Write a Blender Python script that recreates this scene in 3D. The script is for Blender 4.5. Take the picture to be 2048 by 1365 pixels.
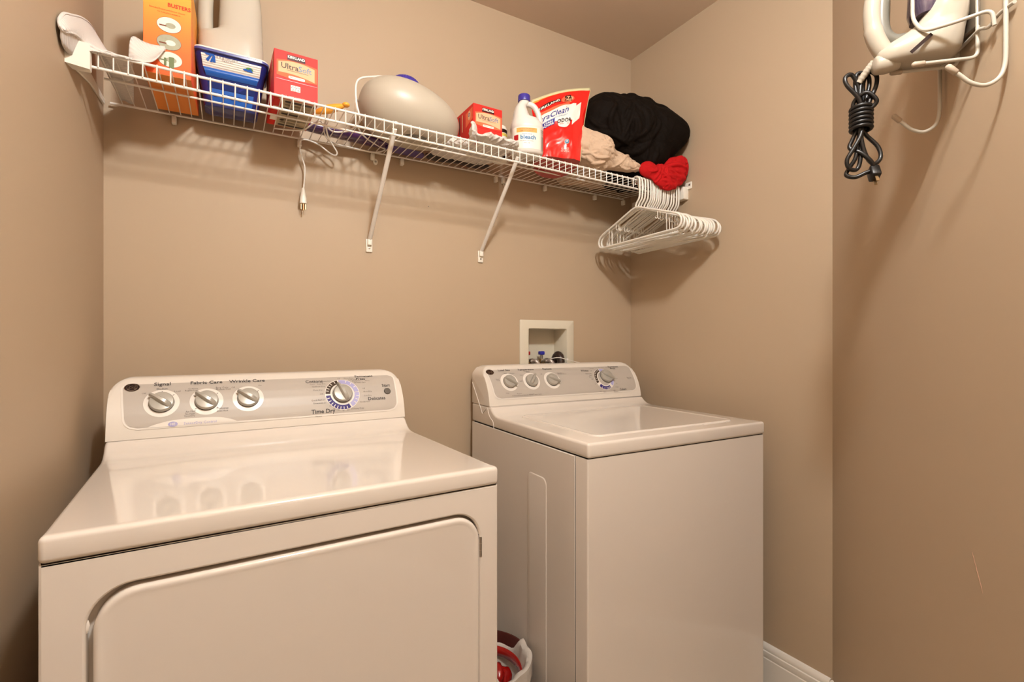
import bpy, bmesh, math, random
from mathutils import Vector, Matrix, noise
from mathutils.bvhtree import BVHTree
for o in list(bpy.data.objects): bpy.data.objects.remove(o)
S = bpy.context.scene
col = S.collection
PI = math.pi
V = Vector

# ------------------------------------------------------------------ camera, world, exposure, light
cd = bpy.data.cameras.new('camera'); cam = bpy.data.objects.new('camera', cd); col.objects.link(cam)
cam.location = (.2815, -1.668, 1.1791)
cam.rotation_euler = (PI/2, 0, -.5214)
cd.sensor_width = 36; cd.lens = 992.74/2048*36; cd.clip_start = .02
S.camera = cam
S.view_settings.view_transform = 'Standard'
try: S.view_settings.look = 'None'
except Exception: pass
S.view_settings.gamma = 1; S.view_settings.use_curve_mapping = False
S.view_settings.exposure = 0.0
w = bpy.data.worlds.new('world'); S.world = w; w.use_nodes = True
w.node_tree.nodes['Background'].inputs[0].default_value = (1.0, .66, .40, 1)
w.node_tree.nodes['Background'].inputs[1].default_value = .40
LAMP_STRENGTH = 435.0
LAMP_COLOR = (1.0, 1.03, 1.03)
LAMP_POS = (.62, -1.60, 2.34)

# ------------------------------------------------------------------ materials
def lin(c):
    c = c/255
    return c/12.92 if c <= .04045 else ((c+.055)/1.055)**2.4
def rgb(r, g, b): return (lin(r), lin(g), lin(b), 1)
MATS = {}
def mat(name, color, rough=.5, spec=.5, metal=0, coat=0, bump=None, var=None, trans=0, sss=0, emit=None, ior=None, sheen=0):
    m = bpy.data.materials.new(name); m.use_nodes = True
    nt = m.node_tree; b = nt.nodes['Principled BSDF']
    b.inputs['Base Color'].default_value = color
    b.inputs['Roughness'].default_value = rough
    b.inputs['Specular IOR Level'].default_value = spec
    b.inputs['Metallic'].default_value = metal
    b.inputs['Coat Weight'].default_value = coat
    b.inputs['Coat Roughness'].default_value = .06
    b.inputs['Transmission Weight'].default_value = trans
    b.inputs['Sheen Weight'].default_value = sheen
    if ior: b.inputs['IOR'].default_value = ior
    if sss:
        b.inputs['Subsurface Weight'].default_value = sss
        b.inputs['Subsurface Radius'].default_value = (.02, .015, .01)
    if emit:
        b.inputs['Emission Color'].default_value = emit[0]+(1,) if len(emit[0]) == 3 else emit[0]
        b.inputs['Emission Strength'].default_value = emit[1]
    tc = nt.nodes.new('ShaderNodeTexCoord')
    if bump:
        n = nt.nodes.new('ShaderNodeTexNoise'); n.inputs['Scale'].default_value = bump[0]; n.inputs['Detail'].default_value = 4
        if name.endswith('_cloth'): n.inputs['Distortion'].default_value = 1.6; n.inputs['Detail'].default_value = 2
        nt.links.new(tc.outputs['Object'], n.inputs['Vector'])
        bp = nt.nodes.new('ShaderNodeBump'); bp.inputs['Strength'].default_value = bump[1]; bp.inputs['Distance'].default_value = bump[2] if len(bump) > 2 else .002
        nt.links.new(n.outputs['Fac'], bp.inputs['Height']); nt.links.new(bp.outputs['Normal'], b.inputs['Normal'])
    if var:
        n2 = nt.nodes.new('ShaderNodeTexNoise'); n2.inputs['Scale'].default_value = var[0]; n2.inputs['Detail'].default_value = 3
        nt.links.new(tc.outputs['Object'], n2.inputs['Vector'])
        mx = nt.nodes.new('ShaderNodeMixRGB')
        c2 = tuple(max(0, min(1, x*(1-var[1]))) for x in color[:3])+(1,)
        mx.inputs[1].default_value = color; mx.inputs[2].default_value = c2
        nt.links.new(n2.outputs['Fac'], mx.inputs[0]); nt.links.new(mx.outputs[0], b.inputs['Base Color'])
    MATS[name] = m
    return m
mat('wall_paint', (.465, .350, .238, 1), .55, .35, bump=(260, .10, .0006), var=(2.2, .04))
mat('ceiling_paint', (.70, .58, .47, 1), .8, .2, bump=(180, .15, .0008))
mat('trim_paint', (.80, .74, .66, 1), .3, .5)
mat('floor_vinyl', rgb(205, 190, 168), .45, .4, var=(6, .25))
mat('enamel', (.74, .665, .59, 1), .13, .5, coat=.6)
mat('enamel_side', (.74, .67, .60, 1), .32, .5)
mat('console_white', (.74, .67, .59, 1), .24, .5)
mat('silver_panel', (.47, .415, .36, 1), .42, .4)
mat('bead_white', (.78, .72, .65, 1), .3, .5)
mat('knob_grey', (.40, .37, .32, 1), .28, .6, metal=.15)
mat('knob_dark', (.10, .085, .07, 1), .3, .5)
mat('print_dark', (.05, .045, .045, 1), .6, .3)
mat('print_soft', (.14, .12, .11, 1), .6, .3)
mat('print_blue', (.12, .13, .45, 1), .5, .3)
mat('dial_brown', (.05, .028, .015, 1), .5, .3)
mat('dial_purple', (.045, .03, .17, 1), .5, .3)
mat('dial_lilac', (.40, .38, .62, 1), .5, .3)
mat('shadow_gap', (.02, .014, .01, 1), .9, .1)
mat('steel', (.45, .42, .38, 1), .35, .5, metal=1)
mat('chrome', (.75, .72, .68, 1), .15, .5, metal=1)
mat('wire_vinyl', (.82, .76, .69, 1), .35, .5)
mat('bracket_plastic', (.84, .79, .69, 1), .4, .5)
mat('hanger_plastic', (.80, .75, .665, 1), .3, .5, sss=.1)
mat('jug_plastic', (.53, .48, .40, 1), .22, .5, sss=.15)
mat('egg_plastic', (.48, .42, .335, 1), .38, .5)
mat('bleach_plastic', (.74, .69, .63, 1), .28, .5, sss=.1)
mat('cap_purple', (.045, .03, .28, 1), .35, .5)
mat('cord_white', (.80, .75, .68, 1), .4, .5)
mat('cord_black', (.006, .0045, .004, 1), .38, .5)
mat('orange_card', rgb(250, 118, 62), .5, .2)
mat('yellow_card', rgb(250, 168, 60), .4, .4)
mat('orange_bottom', rgb(228, 140, 66), .6, .3)
mat('photo_grey', rgb(178, 175, 150), .5, .3, var=(60, .35))
mat('photo_white', rgb(228, 222, 205), .5, .3)
mat('photo_dark', rgb(120, 60, 40), .5, .3)
mat('photo_green', rgb(110, 120, 80), .5, .3)
mat('red_print', rgb(200, 40, 25), .5, .3)
mat('kirk_red', rgb(218, 48, 40), .5, .2, var=(30, .12))
mat('kirk_cream', rgb(228, 178, 138), .6, .2)
mat('kirk_orange', rgb(232, 108, 72), .6, .2)
mat('carton_grey', rgb(196, 180, 150), .6, .3)
mat('label_black', rgb(35, 15, 10), .5, .3)
mat('label_maroon', rgb(95, 20, 15), .5, .3)
mat('print_white', rgb(248, 240, 228), .5, .3)
mat('tub_blue', (.012, .022, .15, 1), .25, .5, coat=.3)
mat('tub_rim', (.06, .07, .27, 1), .3, .5)
mat('pack_blue', rgb(24, 88, 175), .35, .5)
mat('pack_deep', rgb(10, 38, 105), .3, .5)
mat('pack_white', rgb(236, 230, 220), .4, .5)
mat('pack_line', rgb(165, 158, 150), .5, .4)
mat('leaf_green', rgb(80, 130, 60), .5, .4)
mat('steel_blue', rgb(60, 120, 165), .5, .4)
mat('navy_print', rgb(30, 40, 130), .5, .4)
mat('purple_glossy', (.045, .006, .075, 1), .22, .6, coat=.5)
mat('purple_soft', (.10, .06, .20, 1), .4, .5)
mat('black_wrap', (.008, .007, .012, 1), .3, .6)
mat('amber_plastic', rgb(240, 170, 60), .3, .5, sss=.2)
mat('mesh_cloth', (.66, .60, .55, 1), .8, .2, bump=(420, .6, .001), sheen=.2)
mat('white_cloth', (.68, .62, .565, 1), .85, .2, bump=(60, .8, .005))
mat('tan_cloth', (.56, .40, .28, 1), .85, .2, bump=(26, .7, .010))
mat('black_cloth', (.0062, .0036, .0022, 1), .75, .08, bump=(17, .5, .012))
mat('red_cloth', (.46, .008, .009, 1), .85, .15, bump=(20, .6, .010))
mat('red_film', rgb(228, 28, 22), .22, .6, coat=.4, bump=(28, .35, .003))
mat('red_film_dark', (.35, .006, .004, 1), .25, .6, coat=.4)
mat('clear_edge', rgb(215, 205, 160), .3, .5)
mat('label_orange', rgb(240, 165, 85), .5, .4)
mat('label_paper', rgb(236, 226, 212), .4, .4)
mat('label_grey', rgb(195, 185, 172), .5, .4)
mat('can_yellow', rgb(210, 190, 90), .5, .4)
mat('iron_plastic', (.43, .375, .30, 1), .2, .5)
mat('iron_grey', (.15, .14, .115, 1), .35, .5)
mat('iron_window', (.07, .05, .08, 1), .12, .6, coat=.5)
mat('holder_wire', (.50, .45, .375, 1), .28, .5)
mat('tip_cap', (.44, .35, .265, 1), .5, .4)
mat('box_cream', (.66, .60, .48, 1), .45, .4)
mat('brass', (.55, .38, .2, 1), .3, .5, metal=1)
mat('hose_braid', (.45, .38, .34, 1), .35, .6, metal=.5)
mat('valve_red', rgb(170, 25, 30), .4, .5)
mat('valve_blue', rgb(40, 40, 150), .4, .5)
mat('hose_black', (.035, .02, .015, 1), .35, .5)
mat('bin_maroon', (.06, .008, .006, 1), .4, .5)
mat('bag_film', (.62, .56, .50, 1), .35, .5, bump=(40, .6, .004))
mat('wrapper_green', rgb(60, 110, 50), .3, .5)
mat('wrapper_red', rgb(150, 15, 10), .25, .5)
mat('screw', (.35, .33, .30, 1), .35, .5, metal=1)
mat('lamp_glass', (.9, .85, .8, 1), .4, .5, emit=(LAMP_COLOR, LAMP_STRENGTH))
mat('stain', (.47, .28, .19, 1), .7, .2)

def ramp(name, stops, z0, z1):
    nt = MATS[name].node_tree; b = nt.nodes['Principled BSDF']
    tc = nt.nodes.new('ShaderNodeTexCoord'); sp = nt.nodes.new('ShaderNodeSeparateXYZ'); mr = nt.nodes.new('ShaderNodeMapRange'); cr = nt.nodes.new('ShaderNodeValToRGB')
    mr.inputs['From Min'].default_value = z0; mr.inputs['From Max'].default_value = z1
    nt.links.new(tc.outputs['Object'], sp.inputs[0]); nt.links.new(sp.outputs['Z'], mr.inputs['Value']); nt.links.new(mr.outputs[0], cr.inputs[0])
    e = cr.color_ramp.elements; e[0].color = stops[0]; e[1].color = stops[-1]
    for i, c in enumerate(stops[1:-1]): e.new((i+1)/(len(stops)-1)).color = c
    nt.links.new(cr.outputs[0], b.inputs['Base Color'])
ramp('orange_card', [rgb(246, 96, 48), rgb(246, 112, 56), rgb(244, 136, 62), rgb(240, 160, 66), rgb(240, 168, 66)], 0, .235)   # printed fade on the carton

def ribs(name, scale, strength):
    nt = MATS[name].node_tree; b = nt.nodes['Principled BSDF']
    tc = nt.nodes.new('ShaderNodeTexCoord'); wv = nt.nodes.new('ShaderNodeTexWave'); wv.inputs['Scale'].default_value = scale; wv.bands_direction = 'DIAGONAL'
    bp = nt.nodes.new('ShaderNodeBump'); bp.inputs['Strength'].default_value = strength; bp.inputs['Distance'].default_value = .001
    nt.links.new(tc.outputs['Object'], wv.inputs['Vector']); nt.links.new(wv.outputs['Fac'], bp.inputs['Height']); nt.links.new(bp.outputs['Normal'], b.inputs['Normal'])
ribs('mesh_cloth', 55, .8)

# ------------------------------------------------------------------ mesh builder
def spl(pts, n=8, closed=False):
    P = [V(p) for p in pts]; out = []
    m = len(P)
    rng = range(m) if closed else range(m-1)
    for i in rng:
        if closed: a, b, c, d = P[(i-1) % m], P[i], P[(i+1) % m], P[(i+2) % m]
        else:
            b, c = P[i], P[i+1]; a = P[i-1] if i else b*2-c; d = P[i+2] if i+2 < m else c*2-b
        for k in range(n):
            t = k/n
            out.append(.5*((2*b)+(c-a)*t+(2*a-5*b+4*c-d)*t*t+(-a+3*b-3*c+d)*t**3))
    if not closed: out.append(P[-1].copy())
    return out
def bend(pts, r, n=6):
    """polyline with rounded corners of radius r"""
    P = [V(p) for p in pts]; out = [P[0]]
    for i in range(1, len(P)-1):
        a, b, c = P[i-1], P[i], P[i+1]
        u, v = (a-b), (c-b); rr = min(r, u.length*.45, v.length*.45)
        s, e = b+u.normalized()*rr, b+v.normalized()*rr
        for k in range(n+1):
            t = k/n
            out.append(s*(1-t)**2+b*2*t*(1-t)+e*t*t)
    out.append(P[-1]); return out
class MB:
    def __init__(s): s.v = []; s.f = []; s.m = []; s.mats = []; s.cur = 0
    def mat(s, name):
        if name not in s.mats: s.mats.append(name)
        s.cur = s.mats.index(name); return s
    def add(s, verts, faces):
        o = len(s.v); s.v += [V(p) for p in verts]
        for f in faces: s.f.append([o+i for i in f]); s.m.append(s.cur)
        return s
    def bm(s, b, M=None):
        if M is not None: bmesh.ops.transform(b, matrix=M, verts=b.verts)
        b.verts.index_update()
        s.add([x.co.copy() for x in b.verts], [[x.index for x in f.verts] for f in b.faces]); b.free(); return s
    def box(s, c0, c1, bev=0, seg=2, M=None):
        b = bmesh.new(); bmesh.ops.create_cube(b, size=1)
        c0, c1 = V(c0), V(c1)
        for x in b.verts: x.co = V([(c0[i]+c1[i])/2+x.co[i]*(c1[i]-c0[i]) for i in range(3)])
        if bev: bmesh.ops.bevel(b, geom=list(b.edges), offset=bev, segments=seg, profile=.5, affect='EDGES')
        return s.bm(b, M)
    def tube(s, pts, r, n=8, closed=False, caps=True, flat=1.0):
        P = [V(p) for p in pts]; m = len(P)
        rr = r if isinstance(r, (list, tuple)) else [r]*m
        T = []
        for i in range(m):
            a = P[(i-1) % m] if (closed or i) else P[i]; b = P[(i+1) % m] if (closed or i < m-1) else P[i]
            t = (b-a); T.append(t.normalized() if t.length > 1e-9 else V((0, 0, 1)))
        up = V((0, 0, 1)) if abs(T[0].z) < .9 else V((1, 0, 0))
        N = (up-T[0]*up.dot(T[0])).normalized(); vs = []
        for i in range(m):
            N = (N-T[i]*N.dot(T[i]))
            N = N.normalized() if N.length > 1e-6 else V((1, 0, 0))
            B = T[i].cross(N)
            for k in range(n):
                a = 2*PI*k/n; vs.append(P[i]+N*math.cos(a)*rr[i]*flat+B*math.sin(a)*rr[i])
        fs = []
        for i in range(m if closed else m-1):
            j = (i+1) % m
            for k in range(n): fs.append([i*n+k, i*n+(k+1) % n, j*n+(k+1) % n, j*n+k])
        if caps and not closed: fs += [list(range(n))[::-1], [(m-1)*n+k for k in range(n)]]
        return s.add(vs, fs)
    def lathe(s, prof, n=24, M=None, sx=1, sy=1):
        vs = []; fs = []
        for r, z in prof:
            for k in range(n):
                a = 2*PI*k/n; vs.append(V((r*math.cos(a)*sx, r*math.sin(a)*sy, z)))
        if M is not None: vs = [M @ p for p in vs]
        for i in range(len(prof)-1):
            for k in range(n): fs.append([i*n+k, i*n+(k+1) % n, (i+1)*n+(k+1) % n, (i+1)*n+k])
        fs.append(list(range(n))[::-1]); fs.append([(len(prof)-1)*n+k for k in range(n)])
        return s.add(vs, fs)
    def prism(s, prof, x0, x1, bev=0, seg=3, ang=50):
        """profile of (y, z) swept along x"""
        b = bmesh.new(); n = len(prof)
        A = [b.verts.new((x0, y, z)) for y, z in prof]; B = [b.verts.new((x1, y, z)) for y, z in prof]
        b.faces.new(A[::-1]); b.faces.new(B)
        for i in range(n): b.faces.new([A[i], A[(i+1) % n], B[(i+1) % n], B[i]])
        bmesh.ops.recalc_face_normals(b, faces=b.faces)
        if bev:
            es = [e for e in b.edges if len(e.link_faces) == 2 and e.calc_face_angle() > math.radians(ang)]
            bmesh.ops.bevel(b, geom=es, offset=bev, segments=seg, profile=.5, affect='EDGES', clamp_overlap=True)
        return s.bm(b)
    def grid(s, fn, nu, nv, cu=False, cv=False):
        vs = [V(fn(i/nu, j/nv)) for j in range(nv+(0 if cv else 1)) for i in range(nu+(0 if cu else 1))]
        W = nu if cu else nu+1; H = nv if cv else nv+1; fs = []
        for j in range(nv):
            for i in range(nu):
                fs.append([j*W+i, j*W+(i+1) % W, ((j+1) % H)*W+(i+1) % W, ((j+1) % H)*W+i])
        return s.add(vs, fs)
    def loops(s, L, cap0=False, cap1=False):
        n = len(L[0]); vs = [p for l in L for p in l]; fs = []
        for i in range(len(L)-1):
            for k in range(n): fs.append([i*n+k, i*n+(k+1) % n, (i+1)*n+(k+1) % n, (i+1)*n+k])
        if cap0: fs.append(list(range(n))[::-1])
        if cap1: fs.append([(len(L)-1)*n+k for k in range(n)])
        return s.add(vs, fs)
    def build(s, name, parent=None, smooth=35, solid=0, sub=0, fixn=True):
        me = bpy.data.meshes.new(name)
        me.from_pydata([tuple(p) for p in s.v], [], s.f)
        for m in s.mats: me.materials.append(MATS[m])
        me.polygons.foreach_set('material_index', s.m)
        me.polygons.foreach_set('use_smooth', [smooth > 0]*len(s.f))
        me.update()
        if fixn:
            b = bmesh.new(); b.from_mesh(me); bmesh.ops.recalc_face_normals(b, faces=b.faces); b.to_mesh(me); b.free()
        if smooth and smooth < 180: me.set_sharp_from_angle(angle=math.radians(smooth))
        o = bpy.data.objects.new(name, me); col.objects.link(o)
        if parent: o.parent = parent
        if solid:
            md = o.modifiers.new('solid', 'SOLIDIFY'); md.thickness = solid; md.offset = 0
        if sub:
            md = o.modifiers.new('sub', 'SUBSURF'); md.levels = sub; md.render_levels = sub
        return o
def thing(name, label, cat, loc=(0, 0, 0), rz=0, group=None):
    o = bpy.data.objects.new(name, None); o.empty_display_size = .05; col.objects.link(o)
    o.location = loc; o.rotation_euler = (0, 0, rz); return tag(o, label, cat, group)
def tag(o, label, cat, group=None):
    o['label'] = label; o['category'] = cat
    if group: o['group'] = group
    return o
def struct(o): o['kind'] = 'structure'; return o
TC = {}
def text(s_, size=1.0, bold=0.0, shear=0.0, res=2, align='CENTER'):
    k = (s_, bold, shear, res, align)
    if k not in TC:
        c = bpy.data.curves.new('t', 'FONT'); c.body = s_; c.size = 1; c.align_x = align; c.align_y = 'CENTER'
        c.offset = bold; c.shear = shear; c.resolution_u = res; c.fill_mode = 'FRONT'
        o = bpy.data.objects.new('t', c); col.objects.link(o)
        dg = bpy.context.evaluated_depsgraph_get(); dg.update()
        me = bpy.data.meshes.new_from_object(o.evaluated_get(dg))
        TC[k] = ([tuple(v.co) for v in me.vertices], [list(p.vertices) for p in me.polygons])
        bpy.data.objects.remove(o); bpy.data.curves.remove(c); bpy.data.meshes.remove(me)
    vs, fs = TC[k]
    return [(x*size, y*size) for x, y, z in vs], fs
class Face:
    """decal helper: maps (a, b) on a surface to 3D through fn(a, b, lift)"""
    def __init__(s, mb, fn): s.mb = mb; s.fn = fn
    def txt(s, t, a, b, size, m, lift=.0008, sx=1, **k):
        vs, fs = text(t, size, **k); s.mb.mat(m); s.mb.add([s.fn(a+x*sx, b+y, lift) for x, y in vs], fs)
    def poly(s, pts, m, lift=.0005):
        s.mb.mat(m); s.mb.add([s.fn(x, y, lift) for x, y in pts], [list(range(len(pts)))])
    def rect(s, a0, b0, a1, b1, m, lift=.0005, n=1, mm=1):
        s.mb.mat(m); s.mb.grid(lambda u, v: s.fn(a0+(a1-a0)*u, b0+(b1-b0)*v, lift), n, mm)
    def disc(s, a, b, ra, rb, m, lift=.0005, n=28):
        s.poly([(a+ra*math.cos(2*PI*k/n), b+rb*math.sin(2*PI*k/n)) for k in range(n)], m, lift)
    def ring(s, a, b, r0, r1, m, lift=.0005, t0=0, t1=2*PI, n=40):
        n = max(2, int(n*abs(t1-t0)/(2*PI)))
        s.mb.mat(m)
        s.mb.grid(lambda u, v: s.fn(a+(r0+(r1-r0)*v)*math.cos(t0+(t1-t0)*u), b+(r0+(r1-r0)*v)*math.sin(t0+(t1-t0)*u), lift), n, 1)
def rrect(x0, y0, x1, y1, r, n=6):
    out = []
    for cx, cy, a in ((x1-r, y1-r, 0), (x0+r, y1-r, PI/2), (x0+r, y0+r, PI), (x1-r, y0+r, 3*PI/2)):
        for k in range(n+1):
            t = a+PI/2*k/n; out.append((cx+r*math.cos(t), cy+r*math.sin(t)))
    return out

# ------------------------------------------------------------------ the room
X1, PY, H, FY = 1.8552, -.8565, 2.44, -2.12
DXY = V((-.70711, -.70711, 0)); DN = V((-.70711, .70711, 0)); P0 = V((X1, PY, 0))
EX = X1+(FY-PY)                       # where the angled wall meets the front wall
T = .10
def slab(name, quads, m='wall_paint', off=V((0, 0, 0))):
    mb = MB().mat(m)
    for q in quads:
        a = [V(p) for p in q]; b = [p+off for p in a]
        mb.add(a+b, [[0, 1, 2, 3], [7, 6, 5, 4], [0, 4, 5, 1], [1, 5, 6, 2], [2, 6, 7, 3], [3, 7, 4, 0]])
    return struct(mb.build(name, smooth=0))
# back wall with the cut-out for the outlet box
ox0, ox1, oz0, oz1 = 1.305, 1.502, 1.035, 1.235
xs = [0, ox0, ox1, X1]; zs = [0, oz0, oz1, H]
slab('wall_back', [[(xs[i], 0, zs[j]), (xs[i+1], 0, zs[j]), (xs[i+1], 0, zs[j+1]), (xs[i], 0, zs[j+1])]
                   for i in range(3) for j in range(3) if not (i == 1 and j == 1)], off=V((0, T, 0)))
slab('wall_left', [[(0, FY, 0), (0, 0, 0), (0, 0, H), (0, FY, H)]], off=V((-T, 0, 0)))
slab('wall_right', [[(X1, 0, 0), (X1, PY, 0), (X1, PY, H), (X1, 0, H)]], off=V((T, 0, 0)))
slab('wall_angled', [[(X1, PY, 0), (EX, FY, 0), (EX, FY, H), (X1, PY, H)]], off=-DN*T)
slab('wall_front', [[(0, FY, 2.06), (EX, FY, 2.06), (EX, FY, H), (0, FY, H)]], off=V((0, -T, 0)))
slab('floor', [[(-.1, FY-.1, 0), (X1+.1, FY-.1, 0), (X1+.1, .1, 0), (-.1, .1, 0)]], 'floor_vinyl', V((0, 0, -.05)))
slab('ceiling', [[(-.1, FY-.1, H), (X1+.1, FY-.1, H), (X1+.1, .1, H), (-.1, .1, H)]], 'ceiling_paint', V((0, 0, .05)))
def baseboard(name, a, b, nrm):
    a, b, nrm = V(a), V(b), V(nrm)
    prof = [(0, 0), (.015, 0), (.015, .118), (.013, .121), (.0145, .124), (.0135, .141), (.0105, .1435), (.0115, .147), (.0095, .158), (.006, .163), (0, .165)]
    mb = MB().mat('trim_paint')
    mb.loops([[p+nrm*o+V((0, 0, z)) for o, z in prof] for p in (a, b)], True, True)
    struct(mb.build(name, smooth=30))
baseboard('baseboard_back', (0, 0, 0), (X1, 0, 0), (0, -1, 0))
baseboard('baseboard_left', (0, FY, 0), (0, 0, 0), (1, 0, 0))
baseboard('baseboard_right', (X1, 0, 0), (X1, PY+.004, 0), (-1, 0, 0))
baseboard('baseboard_angled', P0+DXY*.004, (EX, FY, 0), DN)

# ------------------------------------------------------------------ the two machines
W = .686
CUR = [(.534, .952), (.536, .970), (.5405, .990), (.5475, 1.010), (.558, 1.0305), (.571, 1.0495), (.586, 1.0665), (.600, 1.079)]
SEG = [0]
for i in range(1, len(CUR)): SEG.append(SEG[-1]+math.hypot(CUR[i][0]-CUR[i-1][0], CUR[i][1]-CUR[i-1][1]))
def cface(a, b, lift=0):
    """point on the console face: a along the width, b up the face"""
    b = max(0, min(SEG[-1]-1e-5, b)); i = 0
    while SEG[i+1] < b: i += 1
    t = (b-SEG[i])/(SEG[i+1]-SEG[i]); y = CUR[i][0]+(CUR[i+1][0]-CUR[i][0])*t; z = CUR[i][1]+(CUR[i+1][1]-CUR[i][1])*t
    j, k = max(0, i-1), min(len(CUR)-1, i+2)
    d = V((0, CUR[k][0]-CUR[j][0], CUR[k][1]-CUR[j][1])).normalized(); n = V((0, -d.z, d.y))
    return V((a, y, z))+n*lift
def cframe(a, b):
    o = cface(a, b); up = (cface(a, b+.01)-cface(a, b-.01)).normalized(); n = V((1, 0, 0)).cross(up)
    if n.y > 0: n = -n
    m = Matrix((V((1, 0, 0)), up, n)).transposed().to_4x4(); m.translation = o; return m
def knob(parent, a, b, ang, r=.0245, tip=1.22, ring=.0352):
    mb = MB().mat('knob_grey'); M = cframe(a, b)
    if ring: Face(mb, cface).ring(a, b, r*.98, ring, 'bead_white', .0018)
    mb.mat('knob_dark').lathe([(r*1.03, .0003), (r*1.03, .0022)], 32, M)
    mb.mat('knob_grey').lathe([(r*.98, .0022), (r, .004), (r*.99, .010), (r*.93, .0125), (r*.80, .0132), (.001, .0132)], 36, M)
    R = M @ Matrix.Rotation(ang, 4, 'Z')
    L = []
    for x, wd, h in ((-r*.93, .004, .0135), (-r*.8, .0062, .020), (-r*.3, .0070, .0235), (r*.4, .0058, .0235), (r*.95, .0042, .0215), (r*tip*.97, .0034, .019), (r*tip, .0022, .012)):
        L.append([R @ V(p) for p in ((x, -wd, .008), (x, -wd*.9, h*.8), (x, -wd*.5, h), (x, wd*.5, h), (x, wd*.9, h*.8), (x, wd, .008))])
    o = mb.build('knob', parent, 40)
    g = MB().mat('knob_grey').loops(L, True, True).build('knob_grip', o, 50)
    return o
def console(root, pan):
    """housing with rounded top corners, plus silver control panel"""
    z1, zb, R = 1.092, .957, .042
    prof = [(.5345, .957), (.5365, .970), (.541, .990), (.548, 1.010), (.5585, 1.0305), (.5715, 1.0495), (.5865, 1.0665), (.600, 1.079), (.607, 1.086), (.617, 1.0905), (.63, z1), (.66, z1), (.672, 1.086), (.676, 1.07), (.676, .957)]
    def yf(z):
        for (y0, a), (y1, b) in zip(prof[:10], prof[1:11]):
            if a <= z <= b: return y0+(y1-y0)*(z-a)/(b-a)
        return prof[0][0]
    st = []
    for k in range(9):
        a = PI/2*k/8; st.append((R*(1-math.cos(a)), R*(1-math.sin(a))))
    st = [(x, d) for x, d in st] + [(W-x, d) for x, d in st[::-1]]
    L = []
    for x, d in st:
        zt = z1-d; e = .004 if x in (0, W) else 0
        l = []
        for i, (y, z) in enumerate(prof):
            if i < 11 and z > zt: l.append(V((x, max(y if z <= zt else yf(zt)+(y-yf(zt))*.6, yf(zt)), zt)))
            else: l.append(V((x, y, min(z, zt))))
        if e: l = [V((p.x, p.y+(e if i < 11 else -e*.5), p.z-(0 if p.z < .96 else .001))) for i, p in enumerate(l)]
        L.append(l)
    MB().mat('console_white').loops(L, True, True).build('console', root, 40)
    mb = MB(); F = Face(mb, cface)
    a0, a1, b0, b1 = pan
    def strip(a0, a1, b0, b1, r, m, lift, notch=None):
        rows = 30; mb.mat(m)
        pts = []
        for j in range(rows+1):
            b = b0+(b1-b0)*j/rows
            d = max(0, r-(b-b0)); e = r-math.sqrt(max(0, r*r-d*d))
            t = max(0, .016-(b1-b)); e2 = .016-math.sqrt(max(0, .016**2-t*t))
            tp = (b-b0)/(b1-b0)
            sl = -.010*tp+.0
            pts.append((a0+max(e, e2)+sl, a1-max(e, e2)-sl*.5, b))
        mb.grid(lambda u, v: cface(pts[round(v*rows)][0]+(pts[round(v*rows)][1]-pts[round(v*rows)][0])*u, pts[round(v*rows)][2], lift), 6, rows)
    strip(a0-.004, a1+.004, b0-.0045, b1+.001, .026, 'bead_white', .0008)
    strip(a0, a1, b0, b1, .022, 'silver_panel', .0014)
    mb.build('control_panel', root, 30)
def emblem(root, a, b):
    mb = MB(); F = Face(mb, cface)
    F.disc(a, b, .0150, .0125, 'chrome', .0020, 32); F.disc(a, b, .0138, .0113, 'label_black', .0024, 32)
    F.ring(a, b, .0098, .0105, 'chrome', .0027)
    F.txt('GE', a, b-.0003, .0135, 'chrome', .0027, shear=.35, bold=.01)
    for k in range(4):
        t = PI/4+k*PI/2
        F.ring(a+.0088*math.cos(t), b+.0080*math.sin(t), .0012, .0019, 'chrome', .0027, n=12)
    mb.build('round_emblem', root, 0)
def lid_profile(zt, zb=.8908, yb=.676):
    return [(-.004, zb), (-.004, zt), (.44, zt), (.470, zt+.0005), (.490, zt+.003), (.505, zt+.0085), (.517, zt+.0165), (.526, zt+.025), (.531, .954), (.536, .9565), (yb, .9565), (yb, zb)]

dryer = thing('clothes_dryer', 'wide white clothes dryer in the left corner, hinged front door and a Time Dry dial', 'clothes dryer', (.0704, -.8126, 0), .04)
def cabinet(root, hole=None, side_y=None):
    mb = MB().mat('enamel'); D = .672; top = .889
    if hole:
        x0, z0, x1, z1, r = hole; n = 10
        inner = rrect(x0, z0, x1, z1, r, n)
        b = bmesh.new(); ov = [(.004, .03), (W-.004, .03), (W-.004, top-.002), (.004, top-.002)]
        A = [b.verts.new((x, 0, z)) for x, z in inner]; B = [b.verts.new((x, 0, z)) for x, z in ov]
        es = [b.edges.new((A[i], A[(i+1) % len(A)])) for i in range(len(A))]+[b.edges.new((B[i], B[(i+1) % 4])) for i in range(4)]
        bmesh.ops.triangle_fill(b, use_beauty=True, edges=es); mb.bm(b)
        def lp(e, y): return [V((x, y, z)) for x, z in rrect(x0+e, z0+e, x1-e, z1-e, max(.004, r-e), n)]
        mb.loops([lp(0, 0), lp(.0016, .0006), (lp(.0032, .0028)), lp(.0038, .006), lp(.0038, .022)], False, True)
    else:
        mb.add([(.005, 0, .03), (W-.005, 0, .03), (W-.005, 0, top), (.005, 0, top)], [[0, 1, 2, 3]])
    e = .0045
    L = []
    for o, y in ((.004 if hole else .005, 0), (.0012, .0012), (0, .0045), (0, D)):
        L.append([V((o, y, .03)), V((W-o, y, .03)), V((W-o, y, top-(.002 if y == 0 and hole else 0))), V((o, y, top))])
    mb.loops(L, False, True)
    return mb.build('cabinet', root, 40)
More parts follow.
